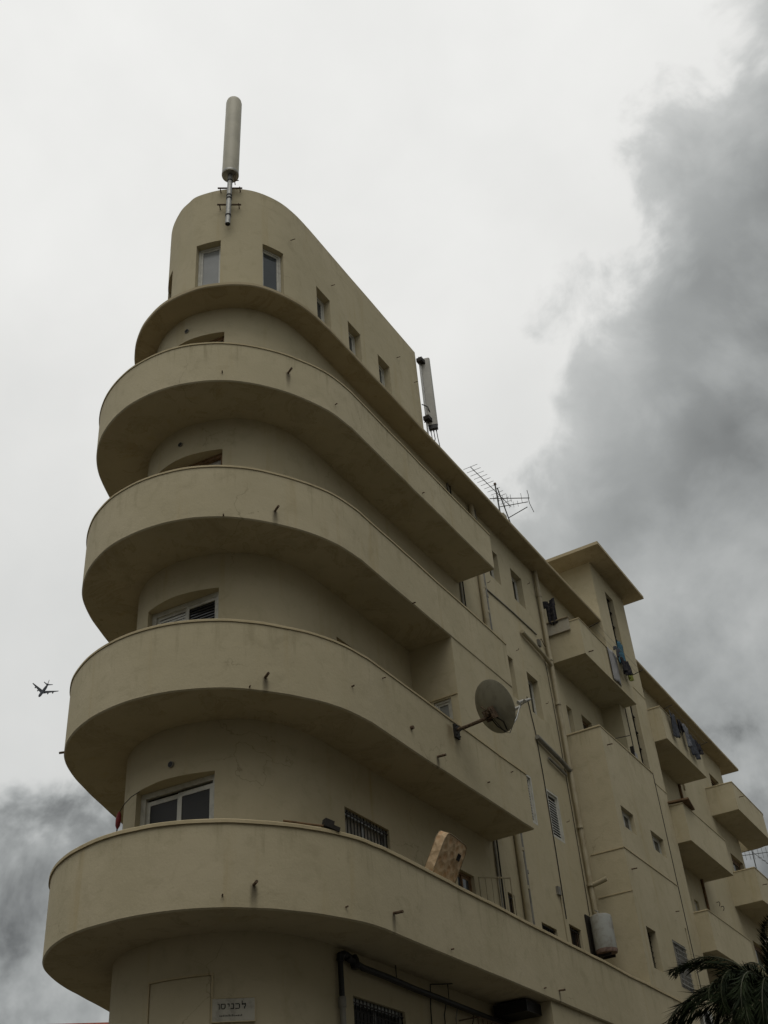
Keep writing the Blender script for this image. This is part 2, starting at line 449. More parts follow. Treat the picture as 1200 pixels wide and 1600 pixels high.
def wall_mesh(plan, z0, z1, ops, mb=None, cap=False):
    mb = mb or MB(); S = cum(plan)
    ss = sorted(set([round(x, 5) for x in S] + [round(o[k], 5) for o in ops for k in ('s0', 's1')]))
    zs = sorted(set([z0, z1] + [o[k] for o in ops for k in ('z0', 'z1') if z0 < o[k] < z1]))
    idx = {}; base = len(mb.v); vv = []
    def V_(i, j):
        if (i, j) not in idx:
            p = at(plan, S, ss[i]); idx[(i, j)] = len(vv); vv.append(Vector((p[0], p[1], zs[j])))
        return idx[(i, j)]
    ff = []
    for i in range(len(ss)-1):
        for j in range(len(zs)-1):
            ms, mz = (ss[i]+ss[i+1])/2, (zs[j]+zs[j+1])/2
            if any(o['s0'] < ms < o['s1'] and o['z0'] < mz < o['z1'] for o in ops): continue
            ff.append((V_(i, j), V_(i+1, j), V_(i+1, j+1), V_(i, j+1)))
    mb.add(vv, ff)
    for o in ops:
        a, b, u, n, l = chord(plan, S, o)
        sub = [x for x in ss if o['s0']-1e-4 <= x <= o['s1']+1e-4]
        out = [at(plan, S, x) for x in sub]
        inn = [(a[0]+(b[0]-a[0])*(x-sub[0])/(sub[-1]-sub[0]), a[1]+(b[1]-a[1])*(x-sub[0])/(sub[-1]-sub[0])) for x in sub]
        za, zb = o['z0'], o['z1']
        for z, fl in ((zb, 1), (za, 0)):
            vv = []; ff = []
            for p, q in zip(out, inn): vv += [(p[0], p[1], z), (q[0], q[1], z)]
            for k in range(len(sub)-1): ff.append((2*k, 2*k+2, 2*k+3, 2*k+1) if fl else (2*k, 2*k+1, 2*k+3, 2*k+2))
            mb.add(vv, ff)
        for p, q in ((out[0], inn[0]), (out[-1], inn[-1])):
            mb.add([(p[0], p[1], za), (q[0], q[1], za), (q[0], q[1], zb), (p[0], p[1], zb)], [(0, 1, 2, 3)])
    if cap:
        mb.add([(p[0], p[1], z1) for p in plan], [tuple(range(len(plan)))])
    return mb

def op(plan, p, q, z0, z1, d=0.2, **k):
    return dict(s0=nearest(plan, p), s1=nearest(plan, q), z0=z0, z1=z1, d=d, **k)

class Frame:
    """local box builder: u along the wall, n outward, z up"""
    def __init__(s, a, u, n): s.a, s.u, s.n, s.mb = a, u, n, MB()
    def P(s, u, n, z): return Vector((s.a[0]+s.u[0]*u+s.n[0]*n, s.a[1]+s.u[1]*u+s.n[1]*n, z))
    def box(s, u0, u1, n0, n1, z0, z1, tilt=0.0):
        p = [s.P(u, n, z + (tilt if n == n1 else 0)) for z in (z0, z1) for u, n in ((u0, n0), (u1, n0), (u1, n1), (u0, n1))]
        s.mb.add(p, [(3, 2, 1, 0), (4, 5, 6, 7), (0, 1, 5, 4), (1, 2, 6, 5), (2, 3, 7, 6), (3, 0, 4, 7)]); return s
    def ring(s, u0, u1, z0, z1, w, n0, n1):
        s.box(u0, u0+w, n0, n1, z0, z1); s.box(u1-w, u1, n0, n1, z0, z1)
        s.box(u0+w, u1-w, n0, n1, z1-w, z1); s.box(u0+w, u1-w, n0, n1, z0, z0+w); return s

def window(parent, plan, o, style, frame='white_frame', pane='glass_dark'):
    S = cum(plan); a, b, u, n, l = chord(plan, S, o); z0, z1 = o['z0'], o['z1']
    F = lambda: Frame(a, u, n)
    w = 0.085 if l > 1.3 else 0.045
    fr = F().ring(0.004, l-0.004, z0+0.004, z1-0.004, w, -0.05, 0.03)
    win = obj('window', fr.mb, frame, parent, smooth=False)
    i0, i1, j0, j1 = w, l-w, z0+w, z1-w
    if style == 'slide':
        m_ = (i0+i1)/2
        sw_ = .07 if l > 1.3 else .045
        sh = F().ring(i0, m_+0.02, j0, j1-(.05 if l > 1.3 else 0), sw_, -0.035, -0.01); obj('sash', sh.mb, frame, win, smooth=False)
        sh = F().ring(m_-0.02, i1, j0, j1-(.05 if l > 1.3 else 0), sw_, -0.008, 0.016); obj('sash', sh.mb, frame, win, smooth=False)
        obj('pane', F().box(i0+.045, m_-.025, -.026, -.020, j0+.045, j1-.045).mb, pane, win, smooth=False)
        obj('pane', F().box(m_+.025, i1-.045, 0.0, .006, j0+.045, j1-.045).mb, pane, win, smooth=False)
    elif style == 'single':
        sh = F().ring(i0, i1, j0, j1, 0.05, -0.03, 0.01); obj('sash', sh.mb, frame, win, smooth=False)
        obj('pane', F().box(i0+.05, i1-.05, -.012, -.006, j0+.05, j1-.05).mb, pane, win, smooth=False)
    elif style == 'gap':        # one sash pushed aside, curtain behind
        sh = F().ring(i0, i0+(i1-i0)*.5, j0, j1, 0.045, -0.035, -0.01); obj('sash', sh.mb, frame, win, smooth=False)
        obj('pane', F().box(i0, i1, -.045, -.038, j0, j1).mb, pane, win, smooth=False)
    elif style in ('bars', 'lattice', 'grille', 'pale_grille'):
        obj('pane', F().box(i0, i1, -.04, -.03, j0, j1).mb, pane, win, smooth=False)
        k = max(2, int(round(l/0.105))); bm = F()
        for q in range(k+1): 
            uu = 0.03+(l-0.06)*q/k; bm.box(uu-.007, uu+.007, .05, .064, z0+.01, z1-.01)
        for zz in ((z0+.08, z1-.08) if style != 'grille' else (z0+.03, (z0+z1)/2, z1-.03)): bm.box(.006, l-.006, .064, .078, zz-.01, zz+.01)
        if style == 'lattice':
            for q in range(1, int((z1-z0)/.12)): bm.box(.006, l-.006, .064, .074, z0+q*.12-.006, z0+q*.12+.006)
        if style == 'pale_grille':
            for q in range(9): bm.box(.006, l-.006, .078, .088, z0+.06+q*.12-.008, z0+.06+q*.12+.008)
        obj('security_bars', bm.mb, 'pipe_grey' if style == 'pale_grille' else 'dark_iron', win, smooth=False)
        obj('sash', F().box(l/2-.03, l/2+.03, -.028, -.005, j0, j1).mb, frame, win, smooth=False)
    elif style in ('shutter', 'half'):
        m_ = (i0+i1)/2
        halves = ((i0, m_+.01, 1), (m_-.01, i1, 0)) if style == 'half' else ((i0, i1, 1),)
        for q, (h0, h1, closed) in enumerate(halves):
            nn = -0.035 if q == 0 else -.008
            sh = F().ring(h0, h1, j0, j1, 0.055, nn, nn+.026); s_ = obj('shutter', sh.mb, frame, win, smooth=False)
            sl = F(); zz = j0+.06
            while zz < j1-.09:
                if closed: sl.box(h0+.055, h1-.055, nn+.002, nn+.024, zz, zz+(.020 if style == 'shutter' else .036), -.022)
                else: sl.box(h0+.055, h1-.055, nn+.000, nn+.012, zz, zz+.012, -.008)
                zz += (.066 if style == 'shutter' else .052) if closed else .055
            obj('slats', sl.mb, 'shutter_white' if closed else 'dark_iron', win, smooth=False)
            obj('pane', F().box(h0+.05, h1-.05, nn-.012, nn-.006, j0+.05, j1-.05).mb, 'glass_dark', win, smooth=False)
    return win

def doubled(k, lo, hi): return lo + (hi-lo)*k

# ------------------------------------------------------------------ plans (all in metres, measured from the eye)
W = -9.17                     # street wall
B = -8.20                     # balcony fronts
LD = (-0.34, 0.94)            # run of the other street wall, 20 degrees off
def back(p, k): return (p[0]+LD[0]*k, p[1]+LD[1]*k)
WN = catmull([(-12.75, 14.2), (-12.56, 13.68), (-12.32, 13.16), (-12.02, 12.77), (-11.6, 12.49), (-11.15, 12.35), (-10.70, 12.33), (-10.2, 12.47),
              (-9.80, 12.70), (-9.50, 13.03), (-9.28, 13.50), (-9.19, 14.0), (W, 14.5)])
WN[-1] = (W, 14.5)
BN = catmull([(-13.99, 14.84), (-13.65, 13.9), (-13.42, 13.28), (-13.18, 12.75), (-12.88, 12.25), (-12.5, 11.85), (-12.0, 11.52), (-11.4, 11.3),
              (-10.8, 11.24), (-10.25, 11.31), (-9.75, 11.5), (-9.3, 11.8), (-8.95, 12.17), (-8.65, 12.62), (-8.42, 13.1), (-8.27, 13.6), (B, 14.2)])
EN = catmull([(-13.15, 13.9), (-12.95, 13.35), (-12.72, 12.92), (-12.45, 12.57), (-12.1, 12.25), (-11.66, 11.98), (-11.15, 11.81), (-10.7, 11.77), (-10.2, 11.83),
              (-9.8, 11.98), (-9.4, 12.22), (-9.1, 12.53), (-8.84, 13.05), (-8.69, 13.6), (-8.63, 14.3)])
YE = 20.3                     # where the rounded balconies stop
WALL_END = 42.7
ROOF = 17.05
LEV = {1: (4.665, 5.83), 2: (7.88, 9.03), 3: (11.01, 12.065), 4: (14.06, 15.0)}

# ------------------------------------------------------------------ ground, road, pavements
def sheet(name, x0, x1, y0, y1, z, mat, n=1):
    mb = MB()
    mb.add([(x0, y0, z), (x1, y0, z), (x1, y1, z), (x0, y1, z)], [(0, 1, 2, 3)])
    return obj(name, mb, mat, kind='structure', smooth=False)
G = -Z0
sheet('ground', -1500, 1500, -1500, 1500, G, 'earth')
sheet('road', -6.2, 3.4, -60, 120, G+.004, 'asphalt')
mb = MB(); mb.box(-8.9, -6.2, 6.0, 60, G, G+.13); mb.box(-6.2, -6.05, 6.0, 60, G, G+.135)
obj('pavement', mb, 'paving', kind='structure', smooth=False)
mb = MB(); mb.box(3.4, 6.6, -60, 120, G, G+.13)
obj('pavement', mb, 'paving', kind='structure', smooth=False)
mb = MB()
for k in range(-8, 16): mb.box(-1.48, -1.36, k*6.0, k*6.0+3.0, G+.005, G+.009)
obj('road_marking', mb, 'line_paint', kind='structure', smooth=False)

# ------------------------------------------------------------------ the apartment building
bld = empty('apartment_building', (-10.7, 12.3, G), 'beige plaster corner apartment block with rounded stacked balconies and a rounded penthouse', 'building')
wall_plan = [(-23.05, WALL_END)] + WN + [(W, WALL_END), (-23.05, WALL_END)]
ops = []; wins = []
def wo(p, q, z0, z1, style, d=0.2, frame='white_frame', pane='glass_dark', e=None):
    o = op(wall_plan, p, q, z0, z1, d, e=d if e is None else e); ops.append(o); wins.append((o, style, frame, pane))
def wy(y0, y1, z0, z1, style, d=0.2, frame='white_frame', pane='glass_dark'):
    wo((W, y0), (W, y1), z0, z1, style, d, frame, pane)
NL, NR = (-11.46, 12.44), (-10.04, 12.56)
wo(NL, NR, 5.75, 7.05, 'slide', .15, 'white_frame', 'glass_mesh', .12)
wo(NL, NR, 8.95, 10.32, 'half', .15, 'white_frame', 'glass_dark', .12)
wo((-11.40, 12.42), (-10.03, 12.57), 12.0, 13.34, 'gap', .15, 'wood_brown', 'curtain', .12)
wo((-11.25, 12.38), (-10.04, 12.56), 15.0, 16.38, 'slide', .15, 'wood_brown', 'glass_dark', .12)
wy(22.35, 23.00, 15.37, 16.33, 'slide', .19); wy(23.79, 24.49, 15.37, 16.35, 'slide', .19)
wy(22.35, 22.98, 12.09, 13.21, 'slide', .19); wy(23.77, 24.45, 12.10, 13.22, 'slide', .19)
wy(22.35, 22.98, 8.98, 10.14, 'shutter', .03); wy(23.80, 24.49, 8.98, 10.14, 'shutter', .03)
wy(20.90, 21.45, 9.10, 10.60, 'slide', .2, 'white_frame', 'glass_grey')
wy(14.82, 16.29, 9.25, 10.11, 'single', .12, 'wood_brown')
wy(14.80, 16.20, 6.00, 6.95, 'bars', .1, 'grey_frame', 'curtain')
wy(18.63, 19.34, 4.85, 6.94, 'slide', .1, 'wood_brown', 'glass_grey')
wy(20.81, 21.12, 6.10, 7.00, 'bars', .1, 'wood_brown'); wy(22.33, 23.12, 6.36, 6.74, 'grille', .12, 'dark_iron')
wy(23.87, 24.54, 6.05, 7.03, 'bars', .12, 'wood_brown')
wy(14.78, 16.28, 2.55, 4.06, 'lattice', .1, 'grey_frame', 'glass_mesh')
wy(26.26, 26.64, 11.45, 13.28, 'single', .15, 'white_frame', 'glass_pale'); wy(27.35, 28.1, 11.8, 13.42, 'slide', .15, 'wood_brown')
wy(26.5, 27.2, 14.5, 16.2, 'slide', .15)
wy(32.5, 33.1, 14.4, 16.3, 'single', .1, 'white_frame', 'glass_pale'); wy(32.6, 33.3, 11.2, 13.1, 'slide', .15, 'wood_brown')
wy(34.55, 34.98, 8.6, 10.05, 'single', .1, 'white_frame', 'glass_grey')
wy(40.69, 41.86, 14.8, 16.15, 'single', .15, 'wood_brown'); wy(40.85, 42.42, 11.7, 13.16, 'single', .15, 'wood_brown')
wy(40.85, 42.3, 8.6, 10.1, 'single', .15, 'wood_brown')
wall_dense = [wall_plan[0]] + WN + [(W, y) for y in range(16, 43, 2)] + [(W, WALL_END), wall_plan[-1]]
obj('wall', wall_mesh(wall_plan, G, ROOF+.03, ops), 'plaster', bld)
for o, st, fr, pn in wins: window(bld, wall_plan, o, st, fr, pn)

# roof deck and the overhanging eave
mb = MB(); mb.add([(p[0], p[1], ROOF+.05) for p in wall_plan[:-1]], [tuple(range(len(wall_plan)-1))])
obj('roof_deck', mb, 'plaster_grey', bld, smooth=False)
eave_plan = dense([back(EN[0], 26)] + EN + [(-8.62, 29.2)], 0.6)
mb = MB().loft(eave_plan, [(0, ROOF+.02), (0, ROOF+.085), (.02, ROOF+.10), (.9, ROOF+.10), (.9, ROOF), (.02, ROOF)])
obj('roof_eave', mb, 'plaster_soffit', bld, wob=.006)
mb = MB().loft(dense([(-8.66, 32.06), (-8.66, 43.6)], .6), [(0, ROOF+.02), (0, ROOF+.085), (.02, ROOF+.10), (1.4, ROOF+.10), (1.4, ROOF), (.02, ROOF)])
obj('roof_eave', mb, 'plaster_soffit', bld, wob=.006)

# penthouse
pk = (19.45-14.2)/LD[1]
pl = (-12.53+LD[0]*pk, 19.45)
PN = catmull([(-12.53, 14.2), (-12.34, 13.68), (-12.12, 13.15), (-11.76, 12.73), (-11.3, 12.45), (-10.98, 12.36), (-10.70, 12.33), (-10.2, 12.47),
              (-9.80, 12.70), (-9.50, 13.03), (-9.28, 13.50), (-9.19, 14.0), (W, 14.5)])
PN[-1] = (W, 14.5)
ph_plan = [pl] + PN + [(W, 19.45), pl]
pops = []; pw = []
def po(p, q, z0, z1, style, d=.24, frame='white_frame', pane='glass_grey'):
    o = op(ph_plan, p, q, z0, z1, d); pops.append(o); pw.append((o, style, frame, pane))
po((-10.67, 12.33), (-10.14, 12.49), 17.82, 19.17, 'single', .17, 'white_frame', 'glass_pale')
po((-9.47, 13.08), (-9.27, 13.56), 17.82, 19.17, 'single', .14, 'white_frame', 'glass_grey')
po((-12.02, 13.02), (-11.52, 12.56), 17.82, 19.17, 'single', .2, 'wood_brown', 'glass_dark')
for y in (14.70, 16.01, 17.35): po((W, y), (W, y+.56), 17.9, 19.13, 'single', .20)
mb = wall_mesh(ph_plan, ROOF+.10, 20.87, pops)
mb.loft(dense(ph_plan[:-1], .5), [(0, 20.87), (.025, 20.90), (.24, 20.90), (.24, 20.3)], closed=False)
mb.add([(p[0], p[1], 20.45) for p in ph_plan[:-1]], [tuple(range(len(ph_plan)-1))])
pent = obj('penthouse', mb, 'plaster', bld, wob=.004)
for o, st, fr, pn in pw: window(bld, ph_plan, o, st, fr, pn)
for y, z in ((13.75, 19.75), (15.35, 19.72), (18.35, 19.80), (19.2, 19.6)):      # little stubs of cut reinforcement
    obj('stub', MB().tube([(W-.02, y, z), (W+.09, y+.03, z+.01)], .010, 6), 'rust', pent)

# the four rounded balconies
def spout(parent, x, y, z, l, r, plan):
    S = cum(plan); s = nearest(plan, (x, y)); a = at(plan, S, max(0, s-.05)); b = at(plan, S, s+.05)
    q = math.hypot(b[0]-a[0], b[1]-a[1]); n = Vector(((b[1]-a[1])/q, -(b[0]-a[0])/q, 0)); c = at(plan, S, s); c = Vector((c[0], c[1], z))
    mb = MB(); e = c + n*l + Vector((0, 0, -.06*l))
    mb.tube([c-n*.03, e, e-n*.001], [r, r, r*.72], 10, caps=False)
    mb.cur = 1; mb.tube([e-n*.001, e-n*.05], [r*.72, r*.72], 10)
    obj('drain_spout', mb, ['rust', 'black_plastic'], parent)

def coping(parent, plan, zt, h=.045, out=.025, t=.14):
    mb = MB().loft(plan, [(-out, zt+.003), (-out, zt+h-.012), (-out+.012, zt+h), (t-.01, zt+h+.004), (t, zt+h-.01), (t, zt+.003)])
    obj('coping', mb, 'plaster_coping', parent, wob=.013)

for k, (zb, zt) in LEV.items():
    yend = 28.95 if k == 1 else YE
    plan = dense([back(BN[0], 14)] + BN + [(B, yend)], .4)
    mb = MB(); th = .12; fl = zb+.17
    mb.loft(plan, [(0, zb+.022), (0, zt), (th, zt), (th, fl), (1.32, fl), (1.32, zb), (.022, zb)])
    mb.box(W-.05, B-th, yend-.12, yend-.003, fl-.005, zt-.003)
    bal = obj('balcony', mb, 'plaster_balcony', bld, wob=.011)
    coping(bal, plan, zt, .06 if k == 1 else .048, .026 if k == 1 else .017)
    coping(bal, [(B-th-.02, yend-.06), (W, yend-.06)], zt-.001, .045, .07, .07)
    for sp in SPOUTS[k]: spout(bal, *sp, plan)

# room built into the second balcony
by = 17.55
bp_ = [(W, by), (B-.016, by), (B-.016, YE), (W, YE)]
o1 = dict(s0=.42, s1=.80, z0=9.08, z1=9.74, d=.06)
bay = obj('enclosed_bay', wall_mesh(bp_, 9.03+.05, 11.012, [o1]), 'plaster', bld, wob=.004)
window(bld, bp_, o1, 'single', 'white_frame', 'glass_pale')
mb = MB(); mb.box(W, B-.016, by-.02, by, 9.77, 9.80); obj('lintel_ledge', mb, 'plaster_coping', bay)

# tall bay beside the drain pipe
b2 = [(W, 25.74), (B, 25.74), (B, 29.57), (-8.61, 29.57)]
S0 = .97
b2ops = [dict(s0=S0+a-25.74, s1=S0+b-25.74, z0=c, z1=d, d=e, st=s) for a, b, c, d, e, s in
         ((26.13, 27.00, 9.64, 10.18, .14, 'slide'), (28.23, 29.20, 9.64, 10.15, .14, 'slide'), (26.22, 26.86, 6.35, 7.28, .22, 'lattice'),
          (28.05, 29.0, 6.25, 7.35, .05, 'pale_grille'), (29.38, 29.50, 6.4, 7.9, .12, 'none'))]
mb = wall_mesh(b2, 5.90, 12.15, b2ops)
mb.loft(b2, [(.12, 12.15), (.12, 11.1)], closed=False)
mb.box(W, B-.12, 25.86, 29.5, 11.0, 11.1)
bay2 = obj('projecting_bay', mb, 'plaster', bld, wob=.004)
for o in b2ops:
    if o['st'] != 'none': window(bld, b2, o, o['st'], 'white_frame' if o['st'] == 'slide' else 'grey_frame', 'glass_grey' if o['st'] == 'slide' else 'curtain' if o['st'] == 'pale_grille' else 'glass_mesh')
    else: 
        a, b, u, n, l = chord(b2, cum(b2), o)
        obj('vent_slot', Frame(a, u, n).box(0, l, -.03, -.01, o['z0'], o['z1']).mb, 'plaster_grey', bld, smooth=False)
coping(bay2, b2[:3], 12.15, .045, .02, .14)
mb = MB(); mb.box(W+.12, B+.018, 25.722, 25.74, 9.005, 9.028); mb.box(B, B+.018, 25.74, 29.57, 9.005, 9.028); mb.box(W+.12, B+.012, 25.724, 25.74, 7.98, 8.0)
obj('string_ledge', mb, 'plaster_coping', bay2, wob=.004)

# ground floor shop front built out under the first balcony
gp = [(W, 20.0), (B-.06, 20.0), (B-.06, 29.2)]
gops = [dict(s0=.91+21.55-20, s1=.91+23.4-20, z0=2.2, z1=4.5, d=.2), dict(s0=.91+25.2-20, s1=.91+27.4-20, z0=1.0, z1=4.2, d=.2)]
shop = obj('shop_front', wall_mesh(gp, G, 4.66, gops), 'plaster', bld)
for o in gops: window(bld, gp, o, 'bars', 'grey_frame')

# straight little balconies
def balcony_box(y0, y1, zb, zt, x1=B, rnd=0.0, x0=W):
    if rnd:
        arc = [(x1-rnd+rnd*math.cos(R(a)), y1-rnd+rnd*math.sin(R(a))) for a in range(0, 91, 9)]
        plan = [(x0, y0), (x1, y0)] + arc + [(x0-1.0, y1)]
    else: plan = [(x0, y0), (x1, y0), (x1, y1), (x0, y1)]
    mb = MB(); th = .11
    mb.loft(plan, [(0, zb), (0, zt), (th, zt), (th, zb)])
    mb.box(x0, x1-th+.002, y0+th-.002, y1-th+.002, zb+.001, zb+.15)
    o = obj('balcony', mb, 'plaster_balcony', bld, wob=.005)
    coping(o, plan, zt, .04, .018, .13)
    return o
b4r = balcony_box(25.74, 29.57, 14.28, 15.34)
for p in ((B, 26.05, 14.45, .14, .016),): spout(b4r, *p, [(B, 25.74), (B, 29.57)])
for p in ((B, 26.05, 11.75, .14, .016), (B, 26.0, 8.55, .14, .016), (B, 28.9, 8.2, .1, .012)): spout(bay2, *p, [(B, 25.74), (B, 29.57)])
b4w = balcony_box(32.06, 35.95, 14.12, 15.17)
b3w = balcony_box(32.06, 36.2, 10.94, 12.04)
b2w = balcony_box(32.06, 36.2, 7.88, 8.94)
f4 = balcony_box(39.5, 44.2, 14.12, 15.12, rnd=.8)
f3 = balcony_box(39.5, 44.2, 10.94, 12.04, rnd=.8)
f2 = balcony_box(39.5, 44.2, 7.86, 8.92, rnd=.8)
for bb, z in ((f4, 14.75), (f3, 11.6)): spout(bb, B, 40.1, z, .16, .014, [(B, 39.5), (B, 43)])

# stair tower with its overhanging cap
T = -8.6
tp = [(-12.5, 29.2), (T, 29.2), (T, 32.06), (-12.5, 32.06), (-12.5, 29.2)]
to = dict(s0=3.9+30.22-29.2, s1=3.9+30.90-29.2, z0=6.2, z1=18.64, d=.16)
tower = obj('stair_tower', wall_mesh(tp, G, 19.22, [to]), 'plaster', bld, wob=.004)
a, b, u, n, l = chord(tp, cum(tp), to)
fr = Frame(a, u, n).ring(0.003, l-.003, to['z0'], to['z1'], .03, -.05, .01)
sw = obj('stair_window', fr.mb, 'dark_iron', bld, smooth=False)
z = to['z0']; 
while z < to['z1']-.1:
    zz = min(z+.52, to['z1'])
    obj('pane', Frame(a, u, n).box(.03, l-.03, -.035, -.028, z+.025, zz-.025).mb, 'glass_grey', sw, smooth=False)
    obj('louvre_bar', Frame(a, u, n).box(.03, l-.03, -.02, .06, zz-.02, zz+.015).mb, 'dark_iron', sw, smooth=False)
    z += .52
mb = MB(); mb.box(-13.2, -7.97, 28.38, 32.4, 19.2, 19.30)
mb.box(-13.2, -8.0, 28.41, 32.37, 19.30, 19.325)
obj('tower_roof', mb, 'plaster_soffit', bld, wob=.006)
mb = MB(); mb.box(T, T+.012, 29.6, 32.06, 12.45, 12.47); mb.box(T, T+.012, 31.0, 32.06, 15.55, 15.57); obj('joint_ledge', mb, 'plaster_coping', tower)

# drain pipes and conduits on the street wall
def pipe(name, pts, r, mat, collars=()):
    o = obj(name, MB().tube(pts, r, 12), mat, bld)
    for z in collars:
        x, y = pts[0][0], pts[0][1]
        obj('collar', MB().lathe((x, y, z), [(r+.014, 0), (r+.014, .07)], 12), mat, o)
    return o
main = pipe('drain_pipe', [(W+.09, 25.42, ROOF), (W+.09, 25.44, 12), (W+.09, 25.46, 7.45)], .062, 'pipe_paint', (16.2, 14.2, 12.9, 11.1, 9.6, 8.2))
pipe('waste_pipe', [(W+.07, 23.75, 14.34), (W+.08, 25.0, 14.2), (W+.09, 25.42, 14.05)], .055, 'pipe_paint')
pipe('waste_pipe', [(W+.07, 23.62, 11.36), (W+.08, 24.9, 11.2), (W+.09, 25.44, 11.08)], .058, 'pipe_grey')
pipe('waste_pipe', [(W+.05, 24.2, 11.02), (W+.06, 25.2, 10.9)], .03, 'pipe_grey')
st_ = pipe('waste_pipe', [(W+.09, 25.45, 8.22), (W+.30, 25.45, 8.25), (W+.50, 25.46, 8.30)], .058, 'pipe_paint')
pipe('conduit', [(W+.02, 21.95, 14.72), (W+.02, 23.4, 14.78), (W+.02, 24.9, 14.80)], .018, 'pipe_grey')
pA = pipe('drain_pipe', [(W+.08, 21.55, ROOF), (W+.08, 21.52, 12), (W+.08, 21.47, G)], .070, 'pipe_paint', (16.6, 14.5, 13.8, 8.0, 7.2))
pipe('drain_pipe', [(W+.05, 21.80, ROOF), (W+.05, 21.78, 12), (W+.05, 21.75, G)], .036, 'pipe_grey', (14.4, 7.6))
pipe('conduit', [(W+.03, 20.38, ROOF), (W+.03, 20.40, 7.9), (W+.03, 20.36, 4.9)], .024, 'pipe_grey')
pipe('conduit', [(W+.03, 20.52, ROOF), (W+.03, 20.54, 7.9), (W+.03, 20.50, 4.9)], .016, 'dark_iron')
pipe('cable', [(W+.015, 23.50, 12.4), (W+.015, 23.58, 12.0), (W+.02, 23.68, 11.5), (W+.015, 23.74, 10.4), (W+.015, 23.76, 8.6), (W+.015, 23.74, 7.1)], .011, 'dark_iron')
pipe('cable', [(W+.015, 23.60, 7.6), (W+.015, 23.62, 6.6), (W+.015, 23.6, 5.0)], .016, 'pipe_paint')
pipe('conduit', [(T+.012, 29.64, 15.3), (T+.012, 29.66, 12.2)], .012, 'dark_iron')
pipe('conduit', [(W+.04, 35.85, 14.1), (W+.04, 35.85, 8.9)], .045, 'wood_brown')
pipe('conduit', [(W+.04, 36.45, 17.0), (W+.04, 36.45, 14.1)], .03, 'pipe_paint')
pipe('conduit', [(B+.01, 29.60, 12.2), (B+.01, 29.62, 6.0)], .010, 'dark_iron')

# round vent holes above the nose windows
for x, y, z in ((-10.70, 12.33, 7.26), (-10.83, 12.33, 13.67), (-10.81, 12.33, 16.65)):
    mb = MB(); mb.lathe((x, y-.03, z), [(.050, 0), (.050, .05)], 14, (0, 1, 0))
    mb.cur = 1; mb.lathe((x, y-.032, z), [(.042, 0), (.001, .001)], 14, (0, 1, 0))
    obj('vent_pipe', mb, ['pipe_grey', 'black_plastic'], bld)

# bricked-up doorway on the nose: a slightly sunk panel with a raised surround
S = cum(wall_plan); s0 = nearest(wall_plan, (-10.87, 12.3)); s1 = nearest(wall_plan, (-9.97, 12.44))
def strip(sa, sb, za, zb, o0, o1):
    pts = [at(wall_plan, S, sa+(sb-sa)*k/8) for k in range(9)]
    return MB().loft(pts, [(o0, za), (o1, za), (o1, zb), (o0, zb)])
d_ = obj('blocked_door', strip(s0, s1, 1.2, 4.09, .02, -.012), 'plaster', bld)
for sa, sb, za, zb in ((s0-.035, s0-.012, 1.2, 4.13), (s1+.012, s1+.035, 1.2, 4.13), (s0-.012, s1+.012, 4.105, 4.13)):
    obj('door_trim', strip(sa, sb, za, zb, .02, -.026), 'plaster_coping', d_)

# ------------------------------------------------------------------ things fixed to or lying on the building
# wall sign beside the blocked door
sg = empty('wall_sign', (-9.70, 12.62, 3.50), 'small faded sign with dark Hebrew lettering on the rounded ground floor wall', 'sign')
pa, pb = (-9.985, 12.535), (-9.545, 12.895)
l = math.hypot(pb[0]-pa[0], pb[1]-pa[1]); u = ((pb[0]-pa[0])/l, (pb[1]-pa[1])/l); n = (u[1], -u[0])
F = lambda: Frame(pa, u, n)
obj('plate', F().box(0, l, -.03, .012, 3.50, 3.795).mb, 'sign_plate', sg, smooth=False)
obj('frame', F().ring(-.006, l+.006, 3.494, 3.801, .010, -.03, .018).mb, 'plaster_coping', sg, smooth=False)
LET = {'lamed': [(.05, .55, .70, .80), (.05, .70, .20, 1.15), (.55, .30, .70, .70), (.38, .0, .58, .34)],
       'kaf': [(.0, .66, .62, .80), (.55, .12, .72, .70), (.0, .0, .62, .14)],
       'nun': [(.10, .66, .50, .80), (.38, .0, .54, .70), (.0, .0, .50, .14)],
       'yod': [(.05, .66, .40, .80), (.26, .38, .40, .70)],
       'samekh': [(.0, .66, .70, .80), (.0, .2, .16, .70), (.58, .2, .74, .70), (.10, .08, .26, .24), (.48, .08, .64, .24), (.20, .0, .54, .14)],
       'vav': [(.0, .66, .30, .80), (.18, .0, .33, .70)]}
uu = .075; H_ = .088
for nm, wd in (('vav', .42), ('samekh', .86), ('yod', .50), ('nun', .66), ('kaf', .84), ('lamed', .8)):
    fr = F()
    for (a, b, c, d) in LET[nm]: fr.box(uu+a*H_, uu+c*H_, .013, .0165, 3.655+b*H_, 3.655+d*H_)
    obj('letter', fr.mb, 'sign_ink' if nm != 'vav' else 'sign_ink_faded', sg, smooth=False); uu += wd*H_*1.08
fr = F(); uu = .10
for k in range(14):
    w_ = random.uniform(.010, .024); fr.box(uu, uu+w_, .013, .015, 3.565, 3.565+random.uniform(.014, .026)); uu += w_+.006
obj('small_print', fr.mb, 'sign_ink_faded', sg, smooth=False)

